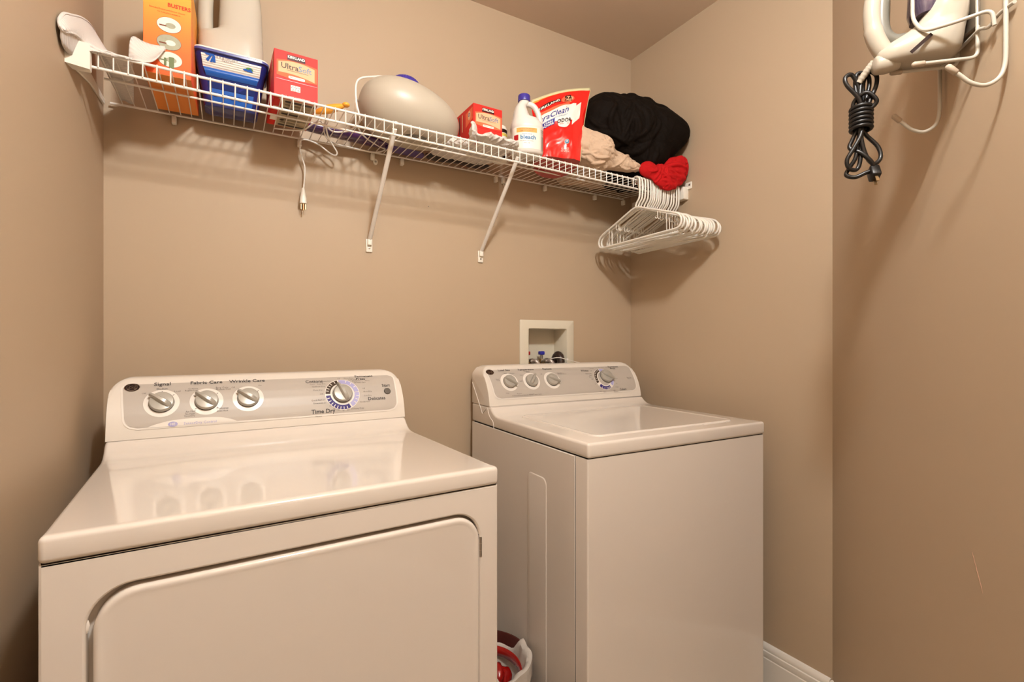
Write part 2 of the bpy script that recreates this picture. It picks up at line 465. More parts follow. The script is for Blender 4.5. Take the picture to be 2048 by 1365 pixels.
cabinet(dryer, (.044, .30, .6475, .8475, .056))
def toe(root):
    MB().mat('shadow_gap').box((.03, .03, 0), (W-.03, .60, .035)).build('toe_base', root, 0)
toe(dryer)
# dryer door
dd = MB().mat('enamel'); n = 10
def dl(e, y): return [V((x, y, z)) for x, z in rrect(.0545+e, .312+e, .6445-e, .8375-e, max(.003, .052-e), n)]
dd.loops([dl(0, .020), dl(0, .005), dl(.0010, .0018), (dl(.0035, -.0006)), dl(.0065, -.0012), dl(.010, -.0006), dl(.014, .0)], False, True)
door = dd.build('front_door', dryer, 40)
hb = MB().mat('steel')
for k in range(3): hb.tube([(.6475, .002, .752+.0135*k), (.6475, .002, .752+.0135*k+.0125)], .0028, 10)
hb.mat('shadow_gap').box((.6435, .003, .745), (.6455, .008, .797)); hb.build('hinge', door, 40)
bt = MB().mat('bead_white'); bt.lathe([(.0005, -.003), (.0035, -.0025), (.005, 0), (.0035, .0015), (.0005, .002)], 14, Matrix.Translation((.0475, .006, .795)) @ Matrix.Rotation(PI/2, 4, 'X') @ Matrix.Diagonal((.75, 2.0, 1, 1)))
bt.build('latch_bumper', dryer, 60)
# dryer top
MB().mat('enamel').prism([(-.004, .8908), (-.004, .9265), (.010, .9265), (.026, .9255)]+lid_profile(.9255)[2:], 0, W, .0075, 4, 50).build('top_panel', dryer, 40)
MB().mat('shadow_gap').box((.003, .0025, .8885), (W-.003, .66, .893)).build('lid_gap', dryer, 0)
console(dryer, (.035, .662, .030, .1425))
emblem(dryer, .043, .133)
K = [(.101, .0865, math.radians(142)), (.191, .085, math.radians(140)), (.281, .0865, math.radians(143))]
pr = MB(); F = Face(pr, cface)
# swoosh under the small knobs
pr.mat('bead_white')
N = 24
def sw(u):
    a = .072+.185*u; h = .0155*(1-abs(2*u-1)**2.6) if u < .5 else .0155*(1-abs(2*u-1)**3.5)
    return a, h
pr.grid(lambda u, v: cface(sw(u)[0], .0285+sw(u)[1]*v, .0018), N, 2)
for t, a, b, s_ in (('Signal', .101, .1395, .0150), ('Fabric Care', .191, .1395, .0145), ('Wrinkle Care', .281, .1395, .0145), ('Cottons', .443, .1275, .0135),
                    ('Permanent', .581, .1405, .0118), ('Press', .570, .1305, .0118), ('Delicates', .606, .064, .0135), ('Time Dry', .4585, .0375, .0155), ('Start', .639, .1035, .0125)):
    F.txt(t, a, b, s_, 'print_dark', .0022, bold=.012)
for t, a, b, s_ in (('Off', .066, .113, .0062), ('Medium', .101, .1245, .0068), ('Loud', .131, .1155, .0062), ('Cottons', .163, .1215, .0062), ('Regular Heat', .160, .1160, .0052), ('Easy Care', .224, .121, .0068), ('Medium Heat', .227, .1155, .006),
                    ('Air Fluff', .158, .060, .0062), ('No Heat', .157, .0545, .0056), ('Timed Dry', .156, .0495, .005), ('Delicates', .224, .0635, .0068), ('Low Heat', .224, .057, .006),
                    ('Off', .248, .1195, .0062), ('On', .309, .1225, .0062), ('Sensor', .437, .1185, .005), ('Sensor', .588, .1235, .0048), ('Minutes', .446, .0255, .005),
                    ('Off', .509, .134, .006), ('More Dry', .536, .135, .006), ('Less Dry', .547, .1295, .006), ('Damp Dry', .557, .124, .0055), ('Wrinkle Care', .566, .118, .0058), ('Off', .573, .097, .006), ('More Dry', .583, .0865, .0058), ('Less Dry', .582, .0745, .0058), ('Wrinkle Care', .571, .0565, .0050),
                    ('Damp Dry', .475, .127, .0055), ('Less Dry', .461, .1185, .006), ('Optimum Dry', .452, .110, .006), ('More Dry', .449, .099, .006), ('Off', .457, .086, .006), ('Quick Fluff 20', .447, .069, .006), ('Dewrinkle 20', .451, .0605, .006),
                    ('10', .477, .0505, .006), ('20', .487, .0425, .006), ('30', .498, .038, .006), ('40', .511, .0355, .006), ('50', .524, .036, .006), ('60 Heavy Duty', .549, .039, .006)):
    F.txt(t, a, b, s_, 'print_soft', .0022, res=1)
F.txt('SensorDry Control', .178, .0325, .0085, 'dial_lilac', .0026, res=1); F.disc(.1235, .033, .0095, .0058, 'dial_lilac', .0024); F.txt('HE', .1235, .033, .008, 'bead_white', .0030, bold=.02, res=1)
for a, b, _g in K:
    for t in ((140, 90, 40) if a < .15 else (150, 40, 320, 220) if a < .25 else (150, 40)):
        t = math.radians(t); c, s_ = math.cos(t), math.sin(t)
        pr.mat('print_dark'); pr.add([cface(a+c*r+q*s_, b+s_*r-q*c, .0022) for r, q in ((.0275, -.0006), (.0315, -.0006), (.0315, .0006), (.0275, .0006))], [[0, 1, 2, 3]])
def dial(root, a, b, secs, r0=.0325, r1=.0450):
    mb = MB(); F = Face(mb, cface)
    F.ring(a, b, r0-.004, r1+.0016, 'bead_white', .0018, n=48)
    for t0, t1, m, ticks in secs:
        F.ring(a, b, r0, r1, m, .0023, math.radians(t0), math.radians(t1), 60)
        for k in ticks:
            t = math.radians(k); F.ring(a, b, r0+.0045, r1-.0008, 'bead_white', .0027, t-.025, t+.025, 90)
    mb.build('dial_scale', root, 0)
dial(dryer, .513, .084, [(103, 178, 'dial_brown', (115, 132, 143, 155, 166)), (185, 296, 'dial_purple', (197, 210, 222, 234, 246, 258, 270, 283)), (6, 98, 'dial_lilac', (30, 50, 70)), (-58, 3, 'dial_lilac', (-12, -26, -40))])
pr.build('printed_lettering', dryer, 0)
for a, b, g in K: knob(dryer, a, b, g)
knob(dryer, .513, .084, math.radians(112), .0255, 1.25, 0)
MB().mat('knob_dark').lathe([(.0098, .0003), (.0100, .003), (.0088, .0048), (.001, .005)], 24, cframe(.640, .0845)).build('start_button', dryer, 50)

washer = thing('washing_machine', 'white top loading washing machine standing right of the dryer under the outlet box', 'washing machine', (1.0431, -.7101, 0), -.0143)
cabinet(washer); toe(washer)
sp = MB().mat('enamel_side')
sp.box((-.0018, .048, .03), (.002, .671, .8885), .0008, 1)
def em(e, x): return [V((x, y, z)) for y, z in rrect(.178+e, .06+e, .279-e, .80-e, .02, 6)]
sp.mat('enamel_side').loops([em(0, -.0018), em(.002, -.0034), em(.003, -.0036)], False, True)
sp.build('side_panel', washer, 40)
MB().mat('shadow_gap').box((-.0008, .0468, .03), (.001, .0481, .8885)).box((.003, .003, .8885), (W-.003, .66, .893)).build('seam', washer, 0)
MB().mat('enamel').prism(lid_profile(.929), 0, W, .0075, 4, 50).build('top_panel', washer, 40)
ld = MB().mat('enamel')
def ll(e, z): return [V((x, y, z)) for x, y in rrect(.066+e, .052+e, .620-e, .452-e, max(.006, .030-e), 8)]
ld.loops([ll(0, .9285), ll(.0008, .9312), ll(.0035, .9330), ll(.008, .9330), ll(.012, .9318), ll(.016, .9314)], False, True)
lid = ld.build('lid', washer, 40)
MB().mat('enamel_side').box((.47, .044, .9288), (.57, .0515, .9302), .0006, 1).build('finger_recess', lid, 40)
console(washer, (.026, .664, .030, .1425))
# side cheek of the washer console, with its joint line
ck = MB().mat('console_white')
ck.mat('bead_white').tube([(-.0005, .672, 1.030), (-.0005, .588, .926)], .0013, 6).mat('knob_grey').tube([(-.0005, .588, .926), (-.0005, .561, .945)], .0007, 5).mat('bead_white').tube(spl([(-.0005, .548, .951), (-.0005, .538, .930), (-.0005, .523, .918), (-.0005, .508, .910), (-.0005, .500, .887)], 5), .0011, 6)
if 0: ck.add([(-.0012, .640, 1.035), (-.0012, .556, .945), (-.0012, .5445, .956), (-.0012, .5445, .958), (-.0012, .6405, 1.040)], [[0, 1, 2, 3, 4]])
emblem(washer, .028, .132)
pr = MB(); F = Face(pr, cface)
KW = [(.091, .088, math.radians(-38)), (.182, .0885, math.radians(52)), (.271, .088, math.radians(-32))]
for t, a, b, s_ in (('Load Size', .086, .1385, .0125), ('Temperature', .176, .1385, .0125), ('Options', .268, .1385, .0125), ('Whites', .436, .1225, .0125), ('Permanent', .587, .1385, .0118), ('Press', .580, .129, .0118), ('Colors', .593, .036, .0120)):
    F.txt(t, a, b, s_, 'print_dark', .0022, bold=.012)
for t, a, b, s_ in (('Small', .086, .124, .006), ('Medium', .113, .123, .006), ('Super', .047, .100, .006), ('Large', .049, .0955, .006), ('Small', .137, .0885, .0058), ('Large', .074, .047, .006), ('Medium', .120, .042, .006), ('Wash/Rinse', .176, .1295, .005), ('Warm', .181, .1255, .0055), ('Cold', .147, .113, .006), ('Off', .233, .114, .006), ('Extra Rinse', .318, .116, .006), ('with fabric softener', .324, .1115, .005),
                    ('Off', .513, .138, .006), ('Heavy', .531, .139, .006), ('Medium', .556, .1345, .0055), ('Normal', .475, .1325, .0055), ('Light', .466, .121, .0055), ('Extra Heavy', .447, .108, .006), ('Soak', .453, .100, .006), ('Rinse', .449, .0925, .006), ('Spin', .455, .0835, .006), ('Off', .462, .062, .005), ('Off', .566, .060, .005), ('Knits', .574, .0985-.018, .005), ('Heavy', .565, .046, .006), ('Light', .548, .034, .006), ('Delicates', .556, .0285, .006), ('Soft', .479, .033, .006), ('Rinse', .500, .030, .006), ('Extra Clean', .640, .083, .005), ('Large Load', .640, .079, .0045), ('Commercial heavy duty with INFINITE water levels', .150, .0365, .0058)):
    F.txt(t, a, b, s_, 'print_soft', .0022, res=1)
dial(washer, .513, .084, [(103, 205, 'dial_brown', (112, 122, 135, 146, 158, 170, 181, 192)), (222, 300, 'dial_purple', (240, 256, 270, 278, 286, 293)), (0, 98, 'dial_lilac', ()), (-45, -6, 'dial_lilac', ())])
pr.build('printed_lettering', washer, 0)
for a, b, g in KW: knob(washer, a, b, g, .0235, 1.22, .0342)
knob(washer, .527, .093, math.radians(-35), .0275, 1.2, 0)
ck.build('console_cheek', washer, 0)

# ------------------------------------------------------------------ wire shelf
ZB = 1.804                                   # back rail height
def zf(x): return 1.800-.021*max(0, (x-.03))/1.57 # front rail height, sagging a little to the right
shelf = thing('wire_shelf', 'long white wire shelf fixed to the back wall above both machines', 'shelf')
RY = -.297
def deck(x, t): return V((x, -.014+(RY+.014)*t, ZB+(zf(x)-ZB)*t))
mb = MB().mat('wire_vinyl')
x = .042
k = 0
while x < 1.815:
    # each cross wire runs from the back rail to the front rail, then bends down to the lower rail
    p = [deck(x, 0)+V((0, 0, .0035)), deck(x, 1)+V((0, -.003, .0035)), V((x, RY-.0042, zf(x)-.004)), V((x, RY-.0042, zf(x)-.033))]
    mb.tube(bend(p, .004, 3), .00145, 5); x += .0257; k += 1
mb.build('deck_wires', shelf, 60)
def rail(name, pts, r): return MB().mat('wire_vinyl').tube(pts, r, 8).build(name, shelf, 60)
rail('back_rail', [(.016, -.014, ZB), (1.80, -.014, ZB)], .0030)
rail('front_rail', [(.028, RY, zf(.028)), (1.83, RY, zf(1.83))], .0034)
rail('lower_front_rail', [(.028, RY, zf(.028)-.033), (1.83, RY, zf(1.83)-.033)], .0034)
rail('middle_rail', [tuple(deck(.03, .55)-V((0, 0, .002))), tuple(deck(1.83, .55)-V((0, 0, .002)))], .0028)
def brace(x, foot_z, xf):
    a = V((x, -.286, zf(x)-.012)); b = V((xf, -.012, foot_z+.02))
    m = MB().mat('wire_vinyl'); d = (b-a)
    m.tube([a, b], .0072, 10, flat=.75)
    m.box((x-.004, -.300, zf(x)-.004), (x+.004, -.284, zf(x)+.0045), .001, 1)
    o = m.build('support_brace', shelf, 50)
    f = MB().mat('bracket_plastic').box((xf-.0105, -.006, foot_z-.022), (xf+.0105, 0, foot_z+.022), .002, 2).box((xf-.007, -.016, foot_z), (xf+.007, -.004, foot_z+.022), .002, 2).build('brace_foot', o, 50)
    MB().mat('screw').lathe([(.0005, 0), (.0034, 0), (.0030, .0015), (.0005, .0018)][::1], 12, Matrix.Translation((xf, -.006, foot_z-.009)) @ Matrix.Rotation(PI/2, 4, 'X')).build('screw_head', f, 50)
brace(.693, 1.496, .691); brace(1.098, 1.494, 1.102)
def clip(x, loop=False):
    m = MB().mat('bracket_plastic')
    m.box((x-.0055, -.019, ZB-.024), (x+.0055, -.002, ZB-.004), .0015, 2)
    if loop:
        m.lathe([(.0015, 0), (.0105, 0), (.0100, .004), (.004, .0045), (.0015, .004)], 18, Matrix.Translation((x+.012, -.0005, ZB-.026)) @ Matrix.Rotation(PI/2, 4, 'X') @ Matrix.Diagonal((.75, 1, 1, 1)))
        m.mat('screw').lathe([(.0005, .0045), (.0035, .0045), (.003, .006), (.0005, .0062)], 12, Matrix.Translation((x+.012, -.0005, ZB-.026)) @ Matrix.Rotation(PI/2, 4, 'X'))
    m.build('wall_clip', shelf, 50)
for x, l in ((.155, 0), (.476, 0), (.70, 1), (.80, 0), (1.163, 0), (1.195, 1), (1.385, 0), (1.64, 0), (1.80, 0)): clip(x, l)
# end brackets: an upright cup at the wall with an arm running back
eb = MB().mat('bracket_plastic')
eb.box((0, -.318, 1.752), (.031, -.296, 1.806), .003, 2)
eb.prism([(-.318, 1.751), (-.318, 1.806), (-.012, 1.812), (-.012, 1.797), (-.16, 1.784)], .0, .005, .001, 1)
eb.add([(.0, -.362, z) for z in (1.738, 1.788)]+[(.031, -.318, z) for z in (1.752, 1.806)]+[(0, -.30, z) for z in (1.752, 1.806)], [[0, 1, 3, 2], [1, 5, 3], [0, 2, 4], [0, 4, 5, 1], [2, 3, 5, 4]]); eb.build('end_bracket', shelf, 40)
eb = MB().mat('bracket_plastic')
eb.box((X1-.028, -.322, 1.735), (X1, -.286, 1.783), .002, 2); eb.box((X1-.005, -.340, 1.775), (X1, -.300, 1.802), .002, 1)
eb.box((X1-.005, -.30, 1.772), (X1, -.012, 1.796), .002, 1)
eb.mat('screw').lathe([(.0005, 0), (.004, 0), (.003, .002), (.0005, .0022)], 12, Matrix.Translation((X1-.0055, -.331, 1.79)) @ Matrix.Rotation(-PI/2, 4, 'Y'))
eb.build('end_bracket', shelf, 40)

# ------------------------------------------------------------------ hangers
def hanger(name='plastic_hanger'):
    e = bpy.data.objects.new(name, None); e.empty_display_size = .03; col.objects.link(e)
    r = .0038
    # rail centre is the origin; the hanger lies in its own y-z plane
    pts = [(0, .0, -.108), (0, .188, -.168), (0, .205, -.178), (0, .214, -.192), (0, .213, -.208), (0, .203, -.219), (0, .186, -.2225), (0, 0, -.2225)]
    P = spl([V(p) for p in pts[1:7]], 4)
    L = [V((0, 0, -.104)), V((0, .02, -.108)), V((0, .10, -.137))]+P+[V((0, .1, -.2225)), V((0, 0, -.2225))]
    R = [V((p.x, -p.y, p.z)) for p in L[::-1]]
    m = MB().mat('hanger_plastic').tube(L[:-1]+R[:-1], r, 8, closed=True)
    for s in (1, -1):
        m.tube([(0, s*.150, -.155), (0, s*.150, -.222)], .0013, 5)
        m.tube(spl([(0, s*.108, -.140), (0, s*.108, -.163), (0, s*.102, -.168), (0, s*.096, -.162)], 4), .0014, 5)
    m.build('hanger_frame', e, 60)
    hk = spl([(0, .0, -.104), (0, -.004, -.090), (0, -.018, -.074), (0, -.022, -.055), (0, -.022, -.012), (0, -.018, .001), (0, -.007, .0085), (0, .006, .0075), (0, .014, -.003), (0, .0145, -.014)], 5)
    MB().mat('hanger_plastic').tube(hk, .0034, 8).build('hook', e, 60)
    return e
hg = hanger()
rng = random.Random(4)
hx = [1.598, 1.611, 1.626, 1.640, 1.654, 1.665, 1.675, 1.685, 1.696, 1.707, 1.718, 1.730, 1.741, 1.752, 1.764, 1.777, 1.791, 1.804]
ORD = 'first second third fourth fifth sixth seventh eighth ninth tenth eleventh twelfth thirteenth fourteenth fifteenth sixteenth seventeenth eighteenth'.split()
for i, x in enumerate(hx):
    if i == 0: o = hg
    else:
        o = hg.copy(); col.objects.link(o)
        for c in list(hg.children):
            d = c.copy(); col.objects.link(d); d.parent = o
    o.location = (x, RY, zf(x)+.001)
    o.rotation_euler = (rng.uniform(-.02, .02)+(.0 if i < 12 else -.0), rng.uniform(-.004, .004), rng.uniform(-.05, .05)-(.02 if i > 10 else 0))
    if i == 13: o.rotation_euler = (.06, 0, -.02)
    tag(o, 'white plastic tubular hanger, %s from the left end of the row on the shelf rail' % ORD[i], 'clothes hanger', 'white hangers at the right end of the shelf')
    if i == 0: o['label'] = 'white plastic tubular hanger at the left end of the row, farthest from the right wall'
    if i == len(hx)-1: o['label'] = 'white plastic tubular hanger at the right end of the row, closest to the right wall'

# ------------------------------------------------------------------ shelf contents
def boxface(o, ux, uy):
    o, ux, uy = V(o), V(ux).normalized(), V(uy).normalized(); n = ux.cross(uy)
    return lambda a, b, l=0: o+ux*a+uy*b+n*l
ZT = 1.8075
# tall orange carton
oc = thing('orange_carton', 'tall orange and yellow carton with oval pictures at the left end of the shelf', 'carton', (.113, -.244, ZT), -.03)
bw, bd, bh = .094, .215, .235
cb = MB().mat('orange_card'); cb.box((0, 0, 0), (bw, bd, bh), .0008, 1); cb.mat('orange_bottom').box((.0006, .0006, -.0006), (bw-.0006, bd-.0006, .001)); cb.build('carton_body', oc, 30)
pr = MB(); F = Face(pr, boxface((0, 0, 0), (1, 0, 0), (0, 0, 1)))
F.txt('BUSTERS', .070, .1665, .0125, 'red_print', .0008, bold=.02, sx=.95)
F.txt('Extended Duster and Corner Cleaner', .047, .1535, .0048, 'red_print', .0008, res=1, sx=.95); F.txt('for Ceiling Fans and Blinds', .050, .1465, .0042, 'red_print', .0008, res=1)
for i, (a, b, mm) in enumerate(((.050, .119, 'photo_white'), (.050, .078, 'photo_grey'), (.052, .038, 'photo_white'))):
    F.disc(a, b, .0245, .0185, 'photo_dark', .0005); F.disc(a, b, .0238, .0178, mm, .0008)
    F.disc(a+.003, b-.001, .010, .0065, 'photo_grey' if i != 1 else 'photo_white', .0011); F.rect(a-.019, b-.005, a-.005, b-.002, 'photo_dark' if i < 2 else 'photo_green', .0011)
F.rect(.040, .022, .045, .040, 'photo_green', .0012); F.rect(.050, .018, .060, .044, 'photo_green', .0012)
pr.build('printed_front', oc, 0)

# white detergent jug
jug = thing('white_jug', 'large white plastic jug with a moulded handle standing on the blue wipes tub', 'jug', (.214, -.150, 1.9415), 0)
jb = MB().mat('jug_plastic')
def sec(cx, cy, hx_, hy, z, p=4, n=40):
    out = []
    for k in range(n):
        t = 2*PI*k/n; c, s = math.cos(t), math.sin(t); r = (abs(c)**p+abs(s)**p)**(-1/p)
        out.append(V((cx+c*r*hx_, cy+s*r*hy, z)))
    return out
L = []
for z, hx_, cx in ((0, .066, .079), (.004, .073, .079), (.012, .0775, .079), (.045, .0775, .079), (.058, .077, .079)): L.append(sec(cx, .058, hx_, .052, z))
for z, x0, x1, hy in ((.066, .020, .156, .051), (.075, .040, .156, .050), (.085, .047, .155, .049), (.15, .050, .153, .047), (.20, .052, .148, .044), (.235, .060, .130, .034), (.25, .068, .114, .022), (.275, .068, .114, .022)):
    L.append(sec((x0+x1)/2, .058, (x1-x0)/2, hy, z, 3.2))
jb.loops(L, True, True)
jb.tube(spl([(.030, .058, .045), (.020, .058, .07), (.018, .058, .10), (.019, .058, .16), (.024, .058, .20), (.042, .058, .222), (.066, .058, .222)], 6), .0175, 14)
jb.build('jug_body', jug, 50)
MB().mat('cap_purple').lathe([(.001, .27), (.027, .27), (.028, .275), (.027, .305), (.025, .308), (.001, .308)], 28, Matrix.Translation((.091, .058, 0))).build('screw_cap', jug, 40)

# upright tapered tub of wipes
tub = thing('wipes_tub', 'blue tapered plastic tub of wipes with a white striped label, under the jug', 'tub', (.293, -.092, ZT), .0)
tb = MB().mat('tub_blue')
def tsec(z, hx_, y0, y1, r): return [V((x, y, z)) for x, y in rrect(-hx_, y0, hx_, y1, r, 5)]
def tz(t): return tsec(.002+.118*t, .0635+.0215*t, -.030-.046*t, .042+.026*t, .018)   # front leans out towards the rim
tb.loops([tsec(0, .058, -.025, .038, .016)]+[tz(t/8) for t in range(9)], True, True)
tb.build('tub_shell', tub, 50)
rm = MB().mat('tub_rim')
rm.loops([tsec(.1185, .0855, -.0785, .070, .018), tsec(.1195, .0885, -.0815, .073, .020), tsec(.1245, .0890, -.082, .0735, .020), tsec(.1265, .087, -.080, .0715, .019)], True, True); rm.build('rim', tub, 50)
MB().mat('pack_white').loops([tsec(.1265, .0860, -.079, .0705, .018), tsec(.1305, .0855, -.0785, .070, .018), tsec(.132, .083, -.076, .068, .017)], True, True).build('lid', tub, 50)
pr = MB()
def tf(a, b, l=0):
    # a: -1..1 across the front, b: 0..1 up the leaning front wall
    return V((a*(.0635+.0215*b), -.030-.046*b-l, .002+.118*b))
F = Face(pr, tf)
pr.mat('pack_white').grid(lambda u, v: tf((-1+2*u)*.83, .70+.245*v, .0012+.0022*math.sin(PI*min(1, v*1.0))**.3), 16, 14)
for k in range(5): pr.mat('pack_line').grid(lambda u, v: tf((-1+2*u)*.83, .725+.042*k+.006*v, .0040), 16, 1)
pr.mat('pack_blue').grid(lambda u, v: tf((-1+2*u)*(.83-.05*(1-v)), .545+.155*v, .0012+.0045*math.sin(PI*v)), 16, 8)
pr.mat('pack_deep').grid(lambda u, v: tf((-1+2*u)*.76, .33+.205*v, .0010), 12, 4)
pr.mat('pack_blue').grid(lambda u, v: tf((-1+2*u)*.74, .04+.28*v, .0010+.0012*math.sin(PI*v)), 12, 6)
pr.mat('navy_print'); pr.add([tf(a, b, .0016) for a, b in ((-.60, .53), (-.54, .53), (-.18, .37), (-.24, .35))], [[0, 1, 2, 3]]); pr.add([tf(a, b, .0016) for a, b in ((.60, .52), (.50, .50), (.20, .37), (.26, .35))], [[0, 1, 2, 3]])
for k in range(5): F.disc(-.56+.28*k, .20, .10, .045, 'pack_deep', .0028, 16)
def T2(t, a, b, size, m, lift=.0046, **k):
    vs, fs = text(t, 1, **k); pr.mat(m); pr.add([tf(a+x*size/.08, b+y*size/.118, lift) for x, y in vs], fs)
def A2(pts, m, lift): pr.mat(m); pr.add([tf(-.60+x*1.15, .885+y*1.15, lift) for x, y in pts], [list(range(len(pts)))])
A2([(-.13, .055), (.10, .055), (.125, .025), (-.08, .025)], 'pack_blue', .0046); A2([(.06, .03), (.125, .03), (.125, -.075), (.06, -.075)], 'pack_blue', .0047)
A2([(.05, .025), (0, .025), (-.11, -.05), (-.055, -.08)], 'pack_blue', .0048); A2([(.045, 0), (.07, 0), (.05, -.08), (-.015, -.08)], 'pack_blue', .0049)
T2('up & up baby wipes', -.14, .925, .0062, 'print_dark', res=1); T2('fragrance free', -.12, .875, .0045, 'print_soft', res=1)
F.disc(.50, .815, .11, .045, 'leaf_green', .0046, 14); A2([(.90, -.10), (.98, -.03), (1.06, -.10)], 'pack_blue', .0048); F.disc(.40, .80, .08, .022, 'pack_blue', .0047, 12)
pr.build('front_label', tub, 60)

# two red dryer-sheet cartons
def sheet_carton(loc, rz, label, turned=False):
    r = thing('dryer_sheet_carton', label, 'carton', loc, rz, 'red dryer sheet cartons')
    w_, d_, h_ = .106, .190, .1225
    b = MB().mat('kirk_red'); b.box((0, 0, 0), (w_, d_, h_), .0007, 1)
    b.mat('carton_grey').box((.012, .006, -.0005), (w_-.002, d_-.003, .001)); b.build('carton_body', r, 30)
    p = MB(); F = Face(p, boxface((0, 0, 0), (1, 0, 0), (0, 0, 1)))
    N = 16
    def band(u, v): 
        a = .006+(w_-.008)*u; lo = .056+.004*math.sin(u*PI*1.1)*-1-(.006*u if u > .5 else .003); hi = .092+.006*math.sin(PI*u)
        return F.fn(a, lo+(hi-lo)*v+.004, .0005)
    p.mat('kirk_orange').grid(band, N, 3)
    def band2(u, v):
        a = .010+(w_-.018)*u; lo = .062-.008*u*u+.002*math.sin(u*PI); hi = .089+.007*math.sin(PI*u)
        return F.fn(a, lo+(hi-lo)*v+.003, .0008)
    p.mat('kirk_cream').grid(band2, N, 3)
    F.rect(.031, .1005, .075, .1145, 'label_maroon', .0010); F.rect(.032, .104, .074, .1138, 'label_black', .0013)
    F.txt('KIRKLAND', .053, .1088, .0093, 'print_white', .0016, bold=.025, sx=.93)
    F.txt('Ultra', .037, .083, .0205, 'print_dark', .0013, bold=.006); F.txt('Soft', .074, .083, .0205, 'steel_blue', .0013, bold=-.002)
    F.rect(.030, .0735, .082, .0742, 'print_soft', .0013)
    F.poly(rrect(.034, .0535, .074, .0605, .003, 4), 'print_white', .0008); F.txt('FRESH SCENT', .054, .057, .0055, 'print_soft', .0012, res=1)
    F.rect(.006, .0470, w_-.002, .0476, 'red_film_dark', .0006)
    if not turned:
        for a in (.045, .057):
            F.rect(a-.0055, .0225, a+.0055, .0375, 'print_white', .0008)
            for k in range(3): F.ring(a, .031, .0026, .0040, 'print_soft', .0012, k*2.09, k*2.09+1.5, 12)
            F.rect(a-.004, .0242, a+.004, .0252, 'print_soft', .0012)
        F.txt('80 CT   FABRIC SOFTENER SHEETS', .053, .006, .0045, 'print_white', .0010, res=1)
    else:
        F.disc(.056, .027, .0165, .0105, 'kirk_orange', .0006, 24); F.txt('250', .055, .027, .0150, 'print_dark', .0012, bold=.02)
    # left side
    G = Face(p, boxface((0, d_, 0), (0, -1, 0), (0, 0, 1)))
    G.poly([(d_-.055, .06), (d_-.004, .075), (d_-.004, .112), (d_-.055, .105)], 'kirk_orange', .0006)
    G.disc(d_-.028, .092, .010, .015, 'kirk_cream', .0010, 16); G.ring(d_-.028, .094, .004, .006, 'navy_print', .0014, n=14)
    for k in range(5): G.rect(.02+.022*k, .055, .026+.022*k, .112, 'label_black' if k % 2 else 'kirk_cream', .0008)
    # underside panel with printed notices
    U = Face(p, boxface((0, 0, -.0006), (0, 1, 0), (1, 0, 0)))
    U.rect(.010, .002, .185, .022, 'kirk_red', .0005)
    U.rect(.055, .004, .075, .020, 'print_white', .0009); U.rect(.12, .004, .15, .020, 'print_white', .0009)
    for k in range(9):
        U.rect(.012+.0195*k, .028, .022+.0195*k, .100-(.03 if k % 3 == 1 else 0), 'print_soft' if k % 4 == 0 else 'carton_grey', .0009)
        for q in range(3): U.rect(.013+.0195*k+.003*q, .03, .0142+.0195*k+.003*q, .092-.01*((q+k) % 3), 'print_dark', .0012)
    for k in (2, 6): U.disc(.02+.0195*k, .034, .006, .006, 'label_black', .0014, 12)
    p.build('printed_faces', r, 0)
    return r
sheet_carton((.386, -.264, ZT), .03, 'red dryer sheet carton beside the blue tub, with recycling marks on its front')
sheet_carton((.962, -.236, ZT+.009), .02, 'red dryer sheet carton between the egg-shaped appliance and the bleach bottle, marked 250', True)

# yellow tapered handle
ya = MB().mat('amber_plastic')
A, B = V((.492, -.200, 1.8135)), V((.5625, -.250, 1.829))
ya.tube([A.lerp(B, t) for t in (0, .1, .3, .5, .7, .85, .95, 1)], [.003, .007, .0105, .012, .0105, .008, .006, .005], 14)
yo = thing('yellow_funnel', 'amber plastic taper with a round end knob lying right of the taller red carton', 'household tool')
ya.build('tapered_body', yo, 60)
MB().mat('amber_plastic').lathe([(.001, -.005), (.007, -.0045), (.0098, -.0015), (.0098, .002), (.007, .005), (.001, .0055)], 24, Matrix.Translation(B+V((.004, -.002, .002)))).build('end_knob', yo, 60)

# egg shaped appliance with its cord
egg = thing('egg_shaped_appliance', 'cream egg-shaped plastic appliance with purple ribbed cap lying on the shelf', 'appliance', (.776, -.152, 1.888), 0)
eb = MB().mat('egg_plastic')
Me = Matrix.Rotation(math.radians(9), 4, 'Y')
def eggp(u, v):
    th = PI*v; ph = 2*PI*u
    x = -math.cos(th); r = math.sin(th)**.86
    sx = .152 if x < 0 else .166
    r *= (1-.10*x)
    p = Me @ V((x*sx, math.cos(ph)*r*.118, math.sin(ph)*r*(.089 if math.sin(ph) > 0 else .098)+.002))
    p.z = max(p.z, -.0795)
    return p
eb.grid(eggp, 48, 32, cu=True); eb.build('body', egg, 60)
MB().mat('iron_grey').lathe([(.001, 0), (.034, 0), (.036, -.002), (.001, -.0035)], 28, Matrix.Translation((.012, -.040, -.0805)) @ Matrix.Diagonal((1, .48, 1, 1))).build('base_vent', egg, 50)
cp = MB().mat('cap_purple'); Mc = Matrix.Translation((-.012, -.004, .080)) @ Matrix.Rotation(math.radians(4), 4, 'Y')
Lc = []
for r, z in ((.045, 0), (.044, .012), (.040, .021), (.030, .029), (.014, .033)):
    Lc.append([Mc @ V(((r*(1+(.045 if k % 2 else -.03)))*math.cos(2*PI*k/56), (r*(1+(.045 if k % 2 else -.03)))*math.sin(2*PI*k/56), z)) for k in range(56)])
cp.loops(Lc, True, True); cp.build('ribbed_cap', egg, 60)
cr = MB().mat('cord_white')
def E(p): return V(p)-V((.776, -.152, 1.888))
